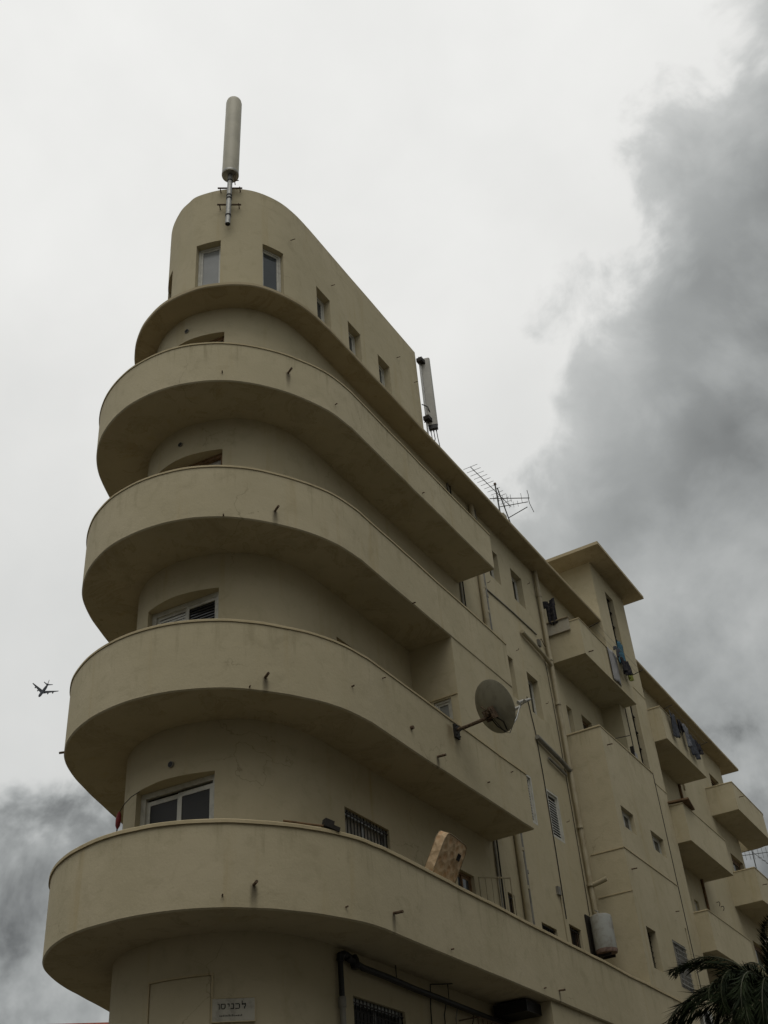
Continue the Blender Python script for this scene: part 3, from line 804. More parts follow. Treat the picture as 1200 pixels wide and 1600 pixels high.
# rod shaped mobile phone antenna on the nose
ca = empty('cell_antenna', (-9.86, 12.33, 19.3), 'thick grey cylindrical antenna on a pole at the rounded penthouse tip', 'antenna')
ax = lambda z: Vector((-9.92+.018*(z-19.3), 12.44+.01*(z-19.3), z+.15))
mb = MB(); c0 = ax(20.98); dirn = (ax(23.9)-ax(20.98)).normalized()
mb.lathe(c0, [(.15, 0.03), (.186, .0), (.188, .06), (.186, .4), (.186, 2.72), (.170, 2.80), (.125, 2.86), (.05, 2.89), (.001, 2.895)], 26, dirn)
sh = obj('shell', mb, 'antenna_shell', ca)
obj('base_ring', MB().lathe(c0, [(.191, .02), (.191, .075)], 26, dirn).mb if False else MB().lathe(c0, [(.191, .02), (.191, .075)], 26, dirn), 'antenna_metal', ca)
mb = MB().tube([ax(19.34), ax(20.99)], .056, 14, caps=False); mb.cur = 1; mb.lathe(ax(19.36), [(.052, 0), (.001, .001)], 14)
obj('mast', mb, ['antenna_metal', 'black_plastic'], ca)
for z in (19.60, 20.17, 20.27, 20.78): obj('clamp', MB().lathe(ax(z), [(.066, 0), (.066, .035)], 14, dirn), 'dark_iron', ca)
for z, w_ in ((20.05, .26), (20.62, .27)):
    mb = MB(); c = ax(z); t = Vector((.87, .5, 0)); nn = Vector((-.5, .87, 0))
    mb.tube([c-t*w_+nn*.03, c+t*w_+nn*.07], .020, 6)
    mb.tube([c-t*w_*.8+nn*.03, c-t*w_*.8+nn*.22], .013, 6); mb.tube([c+t*w_*.8+nn*.03, c+t*w_*.8+nn*.26], .013, 6); mb.tube([c, c+nn*.2], .02, 6)
    obj('bracket', mb, 'rust', ca)
mb = MB(); c = ax(20.96); mb.tube([c+Vector((.10, .03, .04)), c+Vector((.13, .04, -.06)), c+Vector((.10, .06, -.16)), c+Vector((.16, .10, -.14))], .012, 6)
mb.tube([c+Vector((.07, .03, .04)), c+Vector((.08, .05, -.1)), c+Vector((.05, .12, -.2))], .010, 6)
obj('cable', mb, 'rust', ca)

# panel antenna on the back corner of the penthouse
pn = empty('panel_antenna', (-9.03, 19.72, 18.2), 'tall narrow panel antenna on the penthouse back corner beside the roof edge', 'antenna')
M_ = Matrix.Translation((-9.02, 19.70, 0)) @ Matrix.Rotation(R(18), 4, 'Z')
mb = MB()
prof = [(-.10, -.05), (.10, -.05), (.125, -.02), (.125, .03), (.10, .06), (-.10, .06), (-.125, .03), (-.125, -.02)]
mb.add([M_ @ Vector((x, y, z)) for z in (18.42, 20.72) for x, y in prof], [tuple(range(7, -1, -1)), tuple(range(8, 16))] + [(i, (i+1) % 8, 8+(i+1) % 8, 8+i) for i in range(8)])
obj('radome', mb, 'antenna_panel_grey', pn, smooth=False)
mb = MB(); mb.box(-.115, .115, -.045, .055, 18.30, 18.42, M_)
for q in (-.07, 0, .07): mb.tube([M_ @ Vector((q, 0, 18.31)), M_ @ Vector((q, 0, 18.22))], .018, 8)
obj('connector_base', mb, 'black_plastic', pn)
for q, e in ((-.07, -.2), (0, -.1), (.07, .05)):
    mb = MB().tube([M_ @ Vector((q, 0, 18.24)), M_ @ Vector((q+.01, .02, 18.0)), M_ @ Vector((q+e*.6, .05, 17.75)), M_ @ Vector((q+e, .1, 17.2))], .011, 6)
    obj('cable', mb, 'black_plastic', pn)
obj('cable', MB().tube([(-9.16, 19.48, 19.05), (-9.06, 19.6, 19.0), (-9.03, 19.66, 18.8), (-9.10, 19.62, 18.6), (-9.15, 19.5, 18.45)], .013, 6), 'black_plastic', pn)
for z in (20.52, 18.5):
    mb = MB(); mb.box(-9.16, -9.0, 19.46, 19.66, z, z+.12); obj('bracket', mb, 'dark_iron', pn, smooth=False)
obj('pole', MB().tube([(-9.12, 19.56, 17.1), (-9.12, 19.56, 20.75)], .022, 8), 'antenna_metal', pn)

# television aerials on the roof
def yagi(parent, p, q, elems, edir, mat='aerial_metal', r=.011, er=.0065):
    p, q, e = Vector(p), Vector(q), Vector(edir).normalized()
    b_ = obj('boom', MB().tube([p, q], r, 6), mat, parent)
    for t, h in elems: c = p.lerp(q, t); obj('element', MB().tube([c-e*h, c+e*h], er, 5), mat, parent)
    return b_
t1 = empty('television_aerial', (-9.3, 24.08, ROOF+.1), 'long comb shaped television aerial lying along the roof edge', 'aerial', 'roof aerials')
obj('mast', MB().tube([(-9.3, 24.12, ROOF+.08), (-9.3, 24.02, 19.42)], .022, 8), 'aerial_metal', t1)
obj('clamp', MB().lathe((-9.3, 24.02, 19.36), [(.04, 0), (.04, .06)], 8), 'rust', t1)
yagi(t1, (-9.3, 22.40, 18.97), (-9.3, 25.0, 19.18), [(k/12.5, .21-.003*k) for k in range(12)], (1, .05, .02))
t2 = empty('television_aerial', (-9.25, 24.45, ROOF+.1), 'aerial with upright rods and a tall end reflector pointing out over the roof edge', 'aerial', 'roof aerials')
obj('mast', MB().tube([(-9.28, 25.5, ROOF+.08), (-9.28, 24.1, 19.3)], .017, 8), 'aerial_metal', t2)
yagi(t2, (-9.29, 23.42, 18.5), (-8.37, 24.06, 18.5), [(t, h) for t, h in ((.10, .10), (.22, .11), (.33, .12), (.44, .13), (.53, .13), (.80, .17))], (0, 0, 1), r=.014)
obj('reflector', MB().tube([(-8.40, 24.05, 18.78), (-8.385, 24.06, 18.62), (-8.40, 24.05, 18.46), (-8.40, 24.08, 18.33), (-8.33, 24.1, 18.02)], .010, 6), 'aerial_metal', t2)
obj('boom', MB().tube([(-9.25, 23.93, 18.5), (-8.48, 24.2, 18.5)], .012, 6), 'aerial_metal', t2)
obj('boom', MB().tube([(-9.26, 24.56, 18.5), (-8.6, 24.41, 18.5)], .014, 6), 'aerial_metal', t2)
for t in (.2, .35, .5, .65):
    c = Vector((-9.25, 23.93, 18.5)).lerp(Vector((-8.48, 24.2, 18.5)), t); obj('element', MB().tube([c-Vector((0, 0, .1)), c+Vector((0, 0, .1))], .0055, 5), 'aerial_metal', t2)
mb = MB(); mb.box(-8.95, -8.7, 22.75, 22.95, ROOF+.1, ROOF+.32); tag(obj('roof_vent', mb, 'plaster_grey', bld, smooth=False))

# satellite dish on an arm from the second balcony
ds = empty('satellite_dish', (-8.2, 17.23, 8.78), 'round grey satellite dish on a rusty arm over the second balcony', 'satellite dish')
hub = Vector((-7.47, 17.24, 9.0)); fd = Vector((.44, .75, .45)).normalized()
sx = Vector((0, 0, 1)).cross(fd).normalized(); sy = fd.cross(sx)
cen = hub + fd*.10 + sy*.09
mb = MB(); Rd = .50; seg = 40
prof = [(r, .32*r*r) for r in (0.001, .08, .16, .25, .34, .42, .47, Rd)] + [(Rd+.008, .085), (Rd+.004, .092), (Rd-.008, .088)] + [(r, .32*r*r+.012) for r in (.42, .3, .18, .08, .001)]
mb.lathe(cen, prof, seg, fd)
obj('reflector', mb, 'dish_paint', ds)
mb = MB().tube([(-8.22, 17.23, 8.88), (-7.95, 17.23, 8.89), (-7.56, 17.24, 8.93)], .033, 10)
obj('arm', mb, 'rust', ds)
mb = MB(); mb.box(-8.202, -8.16, 17.14, 17.32, 8.72, 8.98); mb.tube([(-8.18, 17.15, 8.75), (-8.05, 17.22, 8.87)], .012, 6)
for yy in (17.17, 17.29):
    for zz in (8.76, 8.94): mb.tube([(-8.17, yy, zz), (-8.13, yy, zz)], .012, 6)
obj('wall_plate', mb, 'dark_iron', ds)
mb = MB(); Q = Matrix.Translation(hub) @ Matrix((sx, sy, fd)).transposed().to_4x4()
mb.box(-.07, .07, -.09, .09, -.02, .06, Q); mb.box(-.10, -.08, -.12, .10, -.08, .06, Q); mb.box(.08, .10, -.12, .10, -.08, .06, Q)
mb.tube([Q @ Vector((-.12, .05, -.03)), Q @ Vector((.12, .05, -.03))], .02, 8); mb.tube([Q @ Vector((-.11, -.07, -.05)), Q @ Vector((.11, -.07, -.05))], .014, 8)
mb.tube([Q @ Vector((0, .0, -.1)), Q @ Vector((0, .0, .02))], .045, 10); mb.tube([Q @ Vector((.05, .1, -.02)), Q @ Vector((.12, .2, -.01))], .012, 6)
obj('mount', mb, 'rust', ds)
for q in (-1, 1):
    obj('brace', MB().tube([Q @ Vector((q*.05, -.05, .0)), Q @ Vector((q*.10, -.24, .09)), Q @ Vector((q*.03, -.40, .14))], .013, 6), 'dark_iron', ds)
foot = cen - sy*.50 + fd*.09; tip = cen + fd*.72 - sy*.10
obj('feed_arm', MB().tube([foot, foot.lerp(tip, .5)-sy*.06, tip], .014, 8), 'antenna_metal', ds)
for q in (-.17, 0, .17):
    c = tip + sx*q - sy*abs(q)*.3 + fd*(-.02*abs(q)); ln = obj('feed_horn', MB().lathe(c, [(.012, .10), (.030, .06), (.030, -.01), (.022, -.03), (.040, -.05), (.040, -.075)], 12, fd), 'antenna_panel_grey', ds)
obj('feed_bar', MB().tube([tip-sx*.18-sy*.06, tip-sy*.05, tip+sx*.18-sy*.06], .012, 6), 'antenna_metal', ds)
obj('cable', MB().tube([tip, tip-sy*.10-fd*.12, foot-sy*.05, foot-fd*.1, hub-sy*.1], .007, 6), 'black_plastic', ds)

# water tank
tk = empty('water_tank', (-8.86, 25.12, 6.52), 'dented pale grey water tank beside the drain pipe above the long parapet', 'tank')
obj('drum', MB().lathe((-8.86, 25.12, 6.60), [(.20, 0), (.235, .02), (.245, .06), (.245, .74), (.235, .79), (.18, .82), (.05, .84), (.001, .842)], 28), 'tank_paint', tk, wob=.008)
obj('bottom_rim', MB().lathe((-8.86, 25.12, 6.555), [(.16, 0), (.235, .02), (.249, .07), (.249, .10)], 28), 'tank_rust', tk)
mb = MB(); mb.box(-9.17, -8.72, 24.98, 25.02, 6.50, 6.55); mb.box(-9.17, -8.72, 25.22, 25.26, 6.50, 6.55); mb.box(-9.168, -9.13, 24.9, 25.34, 6.3, 7.45)
obj('wall_bracket', mb, 'dark_iron', tk, smooth=False)
obj('feed_pipe', MB().tube([(-8.95, 25.2, 7.42), (-8.95, 25.24, 7.55), (-9.05, 25.36, 7.62)], .016, 8), 'pipe_grey', tk)

# mattress leaning out over the first parapet
mt = empty('mattress', (-8.62, 16.55, 4.85), 'flowered tan mattress propped upright against the lowest balcony parapet', 'mattress')
Mm = Matrix.Translation((-8.958, 16.28, 4.92)) @ Matrix.Rotation(R(2), 4, 'Z') @ Matrix.Rotation(R(28), 4, 'Y') @ Matrix.Rotation(R(-3), 4, 'X')
mb = MB(); nx, ny = 9, 14; w_, h_, t_ = .80, 1.90, .19
def rr(y, z):      # rounded outline
    c = .12; yy = y*(w_/2); zz = z*h_
    ay = abs(yy)-(w_/2-c); az = (abs(zz-h_/2)-(h_/2-c))
    if ay > 0 and az > 0:
        q = math.hypot(ay, az)
        if q > c: 
            k = c/q; yy = math.copysign(w_/2-c+ay*k, yy); zz = h_/2+math.copysign(h_/2-c+az*k, zz-h_/2)
    return yy, zz
grid = {}
for sgn in (1, -1):
    for i in range(nx+1):
        for j in range(ny+1):
            y, z = rr(-1+2*i/nx, j/ny); e = min(1, min(i, nx-i, j, ny-j)/1.0)
            grid[(sgn, i, j)] = len(mb.v); mb.v.append(Mm @ Vector((sgn*(t_/2*(.86 if e == 0 else 1)+(.012*noise.noise(Vector((y*5, z*5, sgn))) if e else 0)), y, z)))
def fq(*a): mb.f.append(list(a)); mb.mi.append(0)
for i in range(nx):
    for j in range(ny):
        for sgn in (1, -1):
            q = [grid[(sgn, i, j)], grid[(sgn, i+1, j)], grid[(sgn, i+1, j+1)], grid[(sgn, i, j+1)]]; fq(*(q if sgn > 0 else q[::-1]))
per = [(i, 0) for i in range(nx)] + [(nx, j) for j in range(ny)] + [(i, ny) for i in range(nx, 0, -1)] + [(0, j) for j in range(ny, 0, -1)]
for k in range(len(per)):
    a, b = per[k], per[(k+1) % len(per)]; fq(grid[(-1,)+a], grid[(-1,)+b], grid[(1,)+b], grid[(1,)+a])
obj('cover', mb, 'mattress_ticking', mt, ang=60)
mb = MB()
for sgn in (1, -1): 
    loop = [Mm @ Vector((sgn*t_*.45, *rr(-1+2*i/nx, j/ny))) for i, j in per]; mb.tube(loop+[loop[0]], .008, 5)
obj('piping', mb, 'wood_pale', mt)
mb = MB(); mb.box(t_/2+.004, t_/2+.012, .14, .25, 1.60, 1.71, Mm); obj('care_label', mb, 'cloth_dark', mt, smooth=False)

# railing on the first balcony
rl = empty('balcony_railing', (-8.8, 19.5, 4.85), 'thin pale metal railing behind the parapet beside the balcony door', 'railing')
ra, rb = Vector((-9.08, 19.33, 6.90)), Vector((-8.62, 19.80, 6.90))
obj('top_rail', MB().tube([ra, rb], .016, 8), 'pipe_paint', rl); obj('bottom_rail', MB().tube([ra-Vector((0, 0, 1.6)), rb-Vector((0, 0, 1.6))], .014, 8), 'grey_frame', rl)
for k in range(6): c = ra.lerp(rb, .02+.96*k/5); obj('baluster', MB().tube([c, c-Vector((0, 0, 1.98))], .009 if 0 < k < 5 else .016, 6), 'pipe_paint', rl)

# broom lying on the coping
br = empty('broom', (-8.52, 12.95, 5.89), 'old broom with a dark head lying on the lowest rounded parapet', 'broom')
obj('handle', MB().tube([(-8.75, 12.49, 5.92), (-8.60, 12.78, 5.925), (-8.46, 13.06, 5.935)], .017, 8), 'wood_brown', br)
mb = MB(); Mb = Matrix.Translation((-8.42, 13.14, 5.955)) @ Matrix.Rotation(R(62), 4, 'Z') @ Matrix.Rotation(R(14), 4, 'Y')
mb.box(-.09, .06, -.05, .05, -.05, .07, Mb); mb.box(.06, .17, -.04, .04, -.045, .02, Mb); obj('head', mb, 'dark_iron', br, smooth=False)

# red pulley hanging by the nose window
rp = empty('hanging_grip', (-11.85, 12.45, 6.1), 'dark red handle hanging on a cord left of the lowest balcony window', 'cord')
obj('cord', MB().tube([(-11.28, 12.30, 6.98), (-11.42, 12.28, 6.93), (-11.55, 12.27, 6.84), (-11.62, 12.26, 6.74)], .007, 6), 'black_plastic', rp)
obj('grip', MB().lathe((-11.65, 12.26, 6.47), [(.012, 0), (.035, .05), (.042, .14), (.034, .22), (.012, .27)], 12, (.08, 0, 1)), 'cloth_red', rp)
obj('cord', MB().tube([(-11.65, 12.26, 6.47), (-11.67, 12.26, 6.35), (-11.70, 12.26, 6.0)], .010, 6), 'black_plastic', rp)

# black plumbing under the first balcony
bk = empty('soil_pipe', (W+.1, 14.4, G), 'black plastic pipe turning along the ceiling under the lowest balcony', 'pipe')
obj('upright', MB().tube([(W+.07, 14.36, 4.50), (W+.07, 14.37, 3.92)], .042, 10), 'black_plastic', bk)
obj('lower_upright', MB().tube([(W+.07, 14.37, 3.92), (W+.07, 14.40, G)], .046, 10), 'pipe_grey', bk)
obj('collar', MB().lathe((W+.07, 14.37, 3.82), [(.058, 0), (.058, .14)], 12), 'pipe_grey', bk)
obj('elbow', MB().tube([(W+.07, 14.36, 4.45), (W+.08, 14.36, 4.53), (W+.09, 14.44, 4.56), (W+.10, 14.58, 4.53)], .056, 10), 'black_plastic', bk)
obj('run', MB().tube([(W+.10, 14.5, 4.52), (W+.11, 14.9, 4.45), (W+.11, 15.6, 4.44), (W+.11, 16.4, 4.41), (W+.11, 17.2, 4.40), (W+.12, 18.4, 4.37), (W+.12, 20.0, 4.33)], .050, 10), 'black_plastic', bk)
obj('junction', MB().lathe((W+.10, 14.72, 4.40), [(.06, 0), (.075, .05), (.06, .14), (.03, .2)], 10), 'black_plastic', bk)
for y in (15.9, 17.6): obj('hanger', MB().tube([(W+.11, y, 4.45), (W+.11, y, 4.67)], .008, 5), 'dark_iron', bk)
wr = empty('wall_cable', (W+.03, 17.05, G), 'thin black cable dropping down the wall right of the barred ground floor window', 'cable')
obj('drop', MB().tube([(W+.25, 17.5, 4.64), (W+.05, 17.1, 4.60), (W+.03, 17.08, 4.2), (W+.03, 17.03, 2.0), (W+.03, 17.0, G)], .011, 6), 'black_plastic', wr)
for k, (y, z) in enumerate(((17.5, 4.05), (17.9, 3.9), (18.5, 4.1))):
    obj('branch', MB().tube([(W+.1, y, 4.36), (W+.04, y+.02, 4.2), (W+.03, y, z-1.0)], .010, 6), 'black_plastic' if k != 1 else 'pipe_grey', wr)
ac = empty('roller_box', (-8.6, 19.55, 4.2), 'dark box hung under the end of the lowest balcony', 'box')
mb = MB(); mb.box(-9.1, -8.45, 19.35, 19.96, 4.43, 4.62); obj('casing', mb, 'black_plastic', ac, smooth=False)
mb = MB()
for k in range(7): mb.box(-8.45, -8.44, 19.39, 19.92, 4.445+k*.023, 4.455+k*.023)
obj('slats', mb, 'dark_iron', ac, smooth=False)
gr_ = empty('window_cage', (W+.3, 18.8, 2.4), 'rusty iron cage of bars under the lowest balcony end', 'grille')
mb = MB()
for k in range(9): mb.tube([(W+.36, 18.1+k*.17, 2.6), (W+.36, 18.1+k*.17, 4.2)], .010, 5)
for z in (2.6, 3.3, 4.2): mb.tube([(W, 18.1, z), (W+.36, 18.1, z), (W+.36, 19.46, z), (W, 19.46, z)], .012, 5)
obj('bars', mb, 'rust', gr_)

# ------------------------------------------------------------------ laundry
def cloth(name, a, du, h, mat, label, shape='sheet', fold=.05, nu=14, nv=12, sway=(0, 0, 0), out=(1, 0, 0), group='laundry on the balconies', seed=0):
    a, du, out, sway = Vector(a), Vector(du), Vector(out).normalized(), Vector(sway); mb = MB(); ok = {}
    for j in range(nv+1):
        for i in range(nu+1):
            x, y = i/nu, j/nv
            p = a + du*x + Vector((0, 0, -h*y)) + out*(fold*(math.sin(x*9+seed)+.6*math.sin(x*21+seed*2+y*3))*(.3+.7*y)) + sway*y*y
            p += Vector((0, 0, .02*math.sin(x*7+seed)))
            ok[(i, j)] = len(mb.v); mb.v.append(p)
    for j in range(nv):
        for i in range(nu):
            x, y = (i+.5)/nu, (j+.5)/nv
            if shape == 'shirt' and y > .36 and not .22 < x < .78: continue
            if shape == 'shirt' and y < .10 and .40 < x < .60: continue
            if shape == 'trousers' and y > .30 and .46 < x < .54: continue
            mb.f.append([ok[(i, j)], ok[(i+1, j)], ok[(i+1, j+1)], ok[(i, j+1)]]); mb.mi.append(0)
    o = obj(name, mb, mat, None, label, 'laundry', group, ang=80)
    sm = o.modifiers.new('thickness', 'SOLIDIFY'); sm.thickness = .008; sm.offset = 0
    return o
cloth('hanging_shirt', (-9.10, 25.66, 16.15), (.34, .02, .02), .72, 'cloth_dark', 'black clothes hanging between drain pipe and upper right balcony', 'shirt', .04, out=(0, -1, 0), seed=1)
cloth('hanging_shirt', (-8.98, 25.62, 15.98), (.22, .02, .0), .62, 'cloth_dark', 'narrow black garment hanging beside the drain pipe, over the wider black one', 'sheet', .04, out=(0, -1, 0), seed=2)
bd = empty('parapet_board', (-8.82, 25.72, 15.08), 'weathered pale board fixed along the side parapet of the upper right balcony', 'board')
mb = MB(); mb.box(-9.14, -8.47, 25.66, 25.725, 15.08, 15.44); obj('board', mb, 'plaster_grey', bd, wob=.01, smooth=False)
mb = MB(); mb.box(-9.14, -8.45, 25.62, 25.80, 15.44, 15.465); obj('edge_strip', mb, 'wood_pale', bd, wob=.01, smooth=False)
cloth('white_sheet', (B+.04, 27.72, 15.36), (0, .66, 0), 1.0, 'cloth_white', 'pale sheet hung down the front of the upper right balcony', 'sheet', .018, seed=3)
cloth('blue_towel', (B+.10, 28.62, 15.95), (.02, .38, 0), .72, 'cloth_blue', 'blue towel hanging by the stair tower window', 'sheet', .05, seed=4)
cloth('dark_garment', (B+.14, 28.05, 15.50), (.02, .36, .05), .36, 'cloth_slate', 'dark slate garment hanging left of the blue towel', 'shirt', .05, seed=5)
cloth('black_bag', (B+.18, 28.30, 15.22), (.02, .52, .06), .46, 'cloth_dark', 'black cloth hanging below the blue towel', 'sheet', .08, seed=6)
cloth('lime_cloth', (B+.12, 28.92, 15.32), (.02, .26, 0), .52, 'cloth_lime', 'small yellow green cloth hanging right of the black one', 'sheet', .04, seed=7)
cloth('shirt', (B+.12, 32.55, 15.22), (.0, .62, .02), .82, 'cloth_slate', 'slate grey shirt hanging off the balcony right of the stair tower, leftmost there', 'shirt', .05, seed=8)
cloth('trousers', (B+.10, 33.45, 15.30), (.0, .42, .02), .45, 'cloth_dark', 'black garment behind the shirts on the balcony right of the tower', 'trousers', .05, seed=9)
cloth('shirt', (B+.14, 33.75, 15.26), (.0, .62, .02), .80, 'cloth_grey', 'light grey shirt in the middle of the line right of the tower', 'shirt', .06, seed=10)
cloth('trousers', (B+.12, 34.45, 15.12), (.0, .50, -.02), .72, 'cloth_slate', 'dark blue trousers on the line right of the light grey shirt', 'trousers', .05, seed=11)
cloth('shirt', (B+.12, 35.05, 15.12), (.0, .42, .0), .40, 'cloth_dark', 'short black garment at the right end of the clothes line', 'sheet', .06, seed=12)
def line_frame(name, label, y0, y1, z):
    e = empty(name, (B+.1, (y0+y1)/2, z-.1), label, 'clothes line')
    for y in (y0, y1): obj('bracket', MB().tube([(B-.1, y, z-.06), (B+.32, y, z+.02)], .011, 6), 'dark_iron', e)
    for q in (.12, .26): obj('line', MB().tube([(B+q, y0, z), (B+q, (y0+y1)/2, z-.03), (B+q, y1, z)], .004, 4), 'pipe_grey', e)
line_frame('clothes_line', 'clothes line on rods in front of the upper right balcony', 26.45, 29.9, 15.42)
line_frame('clothes_line', 'clothes line on rods in front of the balcony right of the tower', 32.4, 35.9, 15.26)

# bits and pieces on the small balconies
pk_ = empty('plank', (-8.3, 32.3, 12.08), 'rusty brown plank lying across the balcony corner right of the tall bay', 'plank')
mb = MB(); Mp = Matrix.Translation((-8.30, 32.28, 12.12)) @ Matrix.Rotation(R(8), 4, 'Z'); mb.box(-.34, .28, -.28, -.12, 0, .05, Mp); mb.box(.08, .28, -.12, .75, 0.002, .052, Mp); obj('boards', mb, 'wood_brown', pk_, smooth=False)
bx = empty('plastic_crate', (-8.55, 28.8, 11.1), 'pale teal plastic crate on top of the tall bay terrace', 'crate')
mb = MB(); mb.box(-8.85, -8.4, 28.2, 29.0, 12.0, 12.42); mb.box(-8.87, -8.38, 28.18, 29.02, 12.42, 12.47); mb.box(-8.8, -8.45, 28.3, 28.9, 11.1, 12.0); obj('body', mb, 'plastic_teal', bx, smooth=False)
wp = empty('upright_board', (-8.45, 29.3, 11.1), 'narrow white board standing on the tall bay terrace beside the tower', 'board')
mb = MB(); mb.box(-8.50, -8.44, 29.08, 29.36, 11.1, 12.72); obj('sheet', mb, 'cloth_white', wp, smooth=False); mb = MB(); mb.box(-8.52, -8.42, 29.05, 29.08, 11.1, 12.86); obj('post', mb, 'dark_iron', wp, smooth=False)
obj('rod', MB().tube([(-8.9, 28.3, 12.9), (-8.5, 29.2, 13.25)], .012, 6), 'dark_iron', wp)
gt = empty('wall_emblem', (W+.02, 37.4, 10.4), 'small pair of dark iron brackets on the far wing wall', 'bracket')
for y, z in ((37.2, 10.55), (37.6, 10.5)):
    mb = MB().tube([(W, y, z), (W+.08, y, z), (W+.08, y+.06, z-.05), (W+.04, y+.07, z-.12)], .012, 6); obj('hook', mb, 'dark_iron', gt)

# ------------------------------------------------------------------ palm
pm = empty('palm_tree', (-4.55, 18.6, G), 'dark feathery date palm in front of the facade at lower right', 'tree')
CX = Vector((-4.04, 18.6, 3.64))
mb = MB(); pts = []; rs = []
for k in range(26):
    t = k/25; pts.append(Vector((CX.x+.12*math.sin(t*2), CX.y+.08*math.cos(t*3), G+(CX.z-.05-G)*t))); rs.append(.21+.03*(k % 2)-.04*t+(.08 if t > .85 else 0))
mb.tube(pts, rs, 14); obj('trunk', mb, 'palm_bark', pm)
def frond_mesh(name, L, droop, nl, mat, seed):
    rnd = random.Random(seed); mb = MB(); P = []
    for k in range(15):
        t = k/14; a = R(8)+droop*t**1.5
        P.append((P[-1] if P else Vector((0, 0, 0))) + (Vector((math.cos(a), 0, -math.sin(a)))*(L/14) if k else Vector((0, 0, 0))))
    mb.tube(P, [.020*(1-.9*k/14)+.003 for k in range(15)], 5)
    mb.cur = 1
    for k in range(nl):
        t = .16+.83*k/nl; f_ = t*14; i = min(13, int(f_)); c = P[i].lerp(P[i+1], f_-i); tang = (P[i+1]-P[i]).normalized()
        side0 = Vector((0, 1, 0)); upv = tang.cross(side0)*-1
        ll = L*.17*math.sin(math.pi*(.16+.80*t))**.6*rnd.uniform(.7, 1.15)
        for sg_ in (-1, 1):
            d = (tang*(.95+.45*t)*rnd.uniform(.8, 1.2)+side0*sg_*(.9-.25*t)*rnd.uniform(.7, 1.1)+upv*rnd.uniform(-.25, .75)).normalized()
            e = c + d*ll + Vector((rnd.uniform(-.03, .03), rnd.uniform(-.03, .03), -rnd.uniform(.08, .35)*ll)); wv = tang.cross(d).cross(d).normalized()*.012
            mdl = c.lerp(e, .45)+upv*.02
            mb.add([c, mdl+wv, e, mdl-wv], [(0, 1, 2, 3)])
    me = bpy.data.meshes.new(name); me.from_pydata(mb.v, [], mb.f); me.materials.append(MATS['rachis']); me.materials.append(MATS[mat])
    me.polygons.foreach_set('material_index', mb.mi); me.update(); return me
FM = [frond_mesh('frond', 2.35, R(d), 105, m_, s_) for d, m_, s_ in ((95, 'frond_green', 1), (125, 'frond_green', 2), (75, 'frond_green', 3), (155, 'frond_green', 4))]
FD = frond_mesh('frond', 1.9, R(140), 40, 'frond_dry', 9)
def frond(me, az, el, sc, roll=0):
    o = bpy.data.objects.new('frond', me); COL.objects.link(o); o.parent = pm
    o.location = CX + Vector((0, 0, Z0)) - WLOC[pm.name] + Vector((random.uniform(-.06, .06), random.uniform(-.06, .06), random.uniform(-.1, .1)))
    o.rotation_euler = (Matrix.Rotation(R(az), 3, 'Z') @ Matrix.Rotation(-R(el), 3, 'Y') @ Matrix.Rotation(R(roll), 3, 'X')).to_euler(); o.scale = (sc, sc, sc)
nf = 50
for k in range(nf):
    az = k*137.5; el = 84-88*(k/nf)**.8
    frond(FM[k % 4], az+random.uniform(-8, 8), el, random.uniform(.62, .92), random.uniform(-35, 35))
frond(FM[1], 186, 48, 1.02, 15); frond(FM[1], 205, 40, .9, -20); frond(FM[2], 150, 66, .86, 25); frond(FM[2], 120, 84, .82, -30)
for k in range(7): frond(FD, k*63+20, -40, random.uniform(.8, 1.0))

# ------------------------------------------------------------------ airliner high over the street
pdir = Vector((-0.66031079, 0.5948895, 0.45836247)); ploc = pdir*2770
pl_ = empty('airliner', ploc, 'dark four engined airliner flying low in the grey sky left of the building', 'aeroplane')
toc = -pdir; rx = (right - pdir*right.dot(pdir)).normalized(); ux = toc.cross(rx)
fw = (rx*-.29+ux*-.42+toc*.86).normalized(); wg = (rx*.97+ux*-.20); wg = (wg-fw*wg.dot(fw)).normalized(); upw = wg.cross(fw)*-1
if upw.dot(Vector((0, 0, 1))) < 0: upw = -upw
PM = Matrix.Translation(ploc) @ Matrix((fw, wg, upw)).transposed().to_4x4()
def pv(x, y, z): return PM @ Vector((x, y, z))
mb = MB().tube([pv(33, 0, -.6), pv(31.5, 0, -.3), pv(28, 0, 0), pv(22, 0, .3), pv(-12, 0, .2), pv(-24, 0, 1.2), pv(-33, 0, 2.8)], [.4, 1.7, 2.9, 3.3, 3.3, 2.2, .5], 16)
obj('fuselage', mb, 'aircraft_paint', pl_)
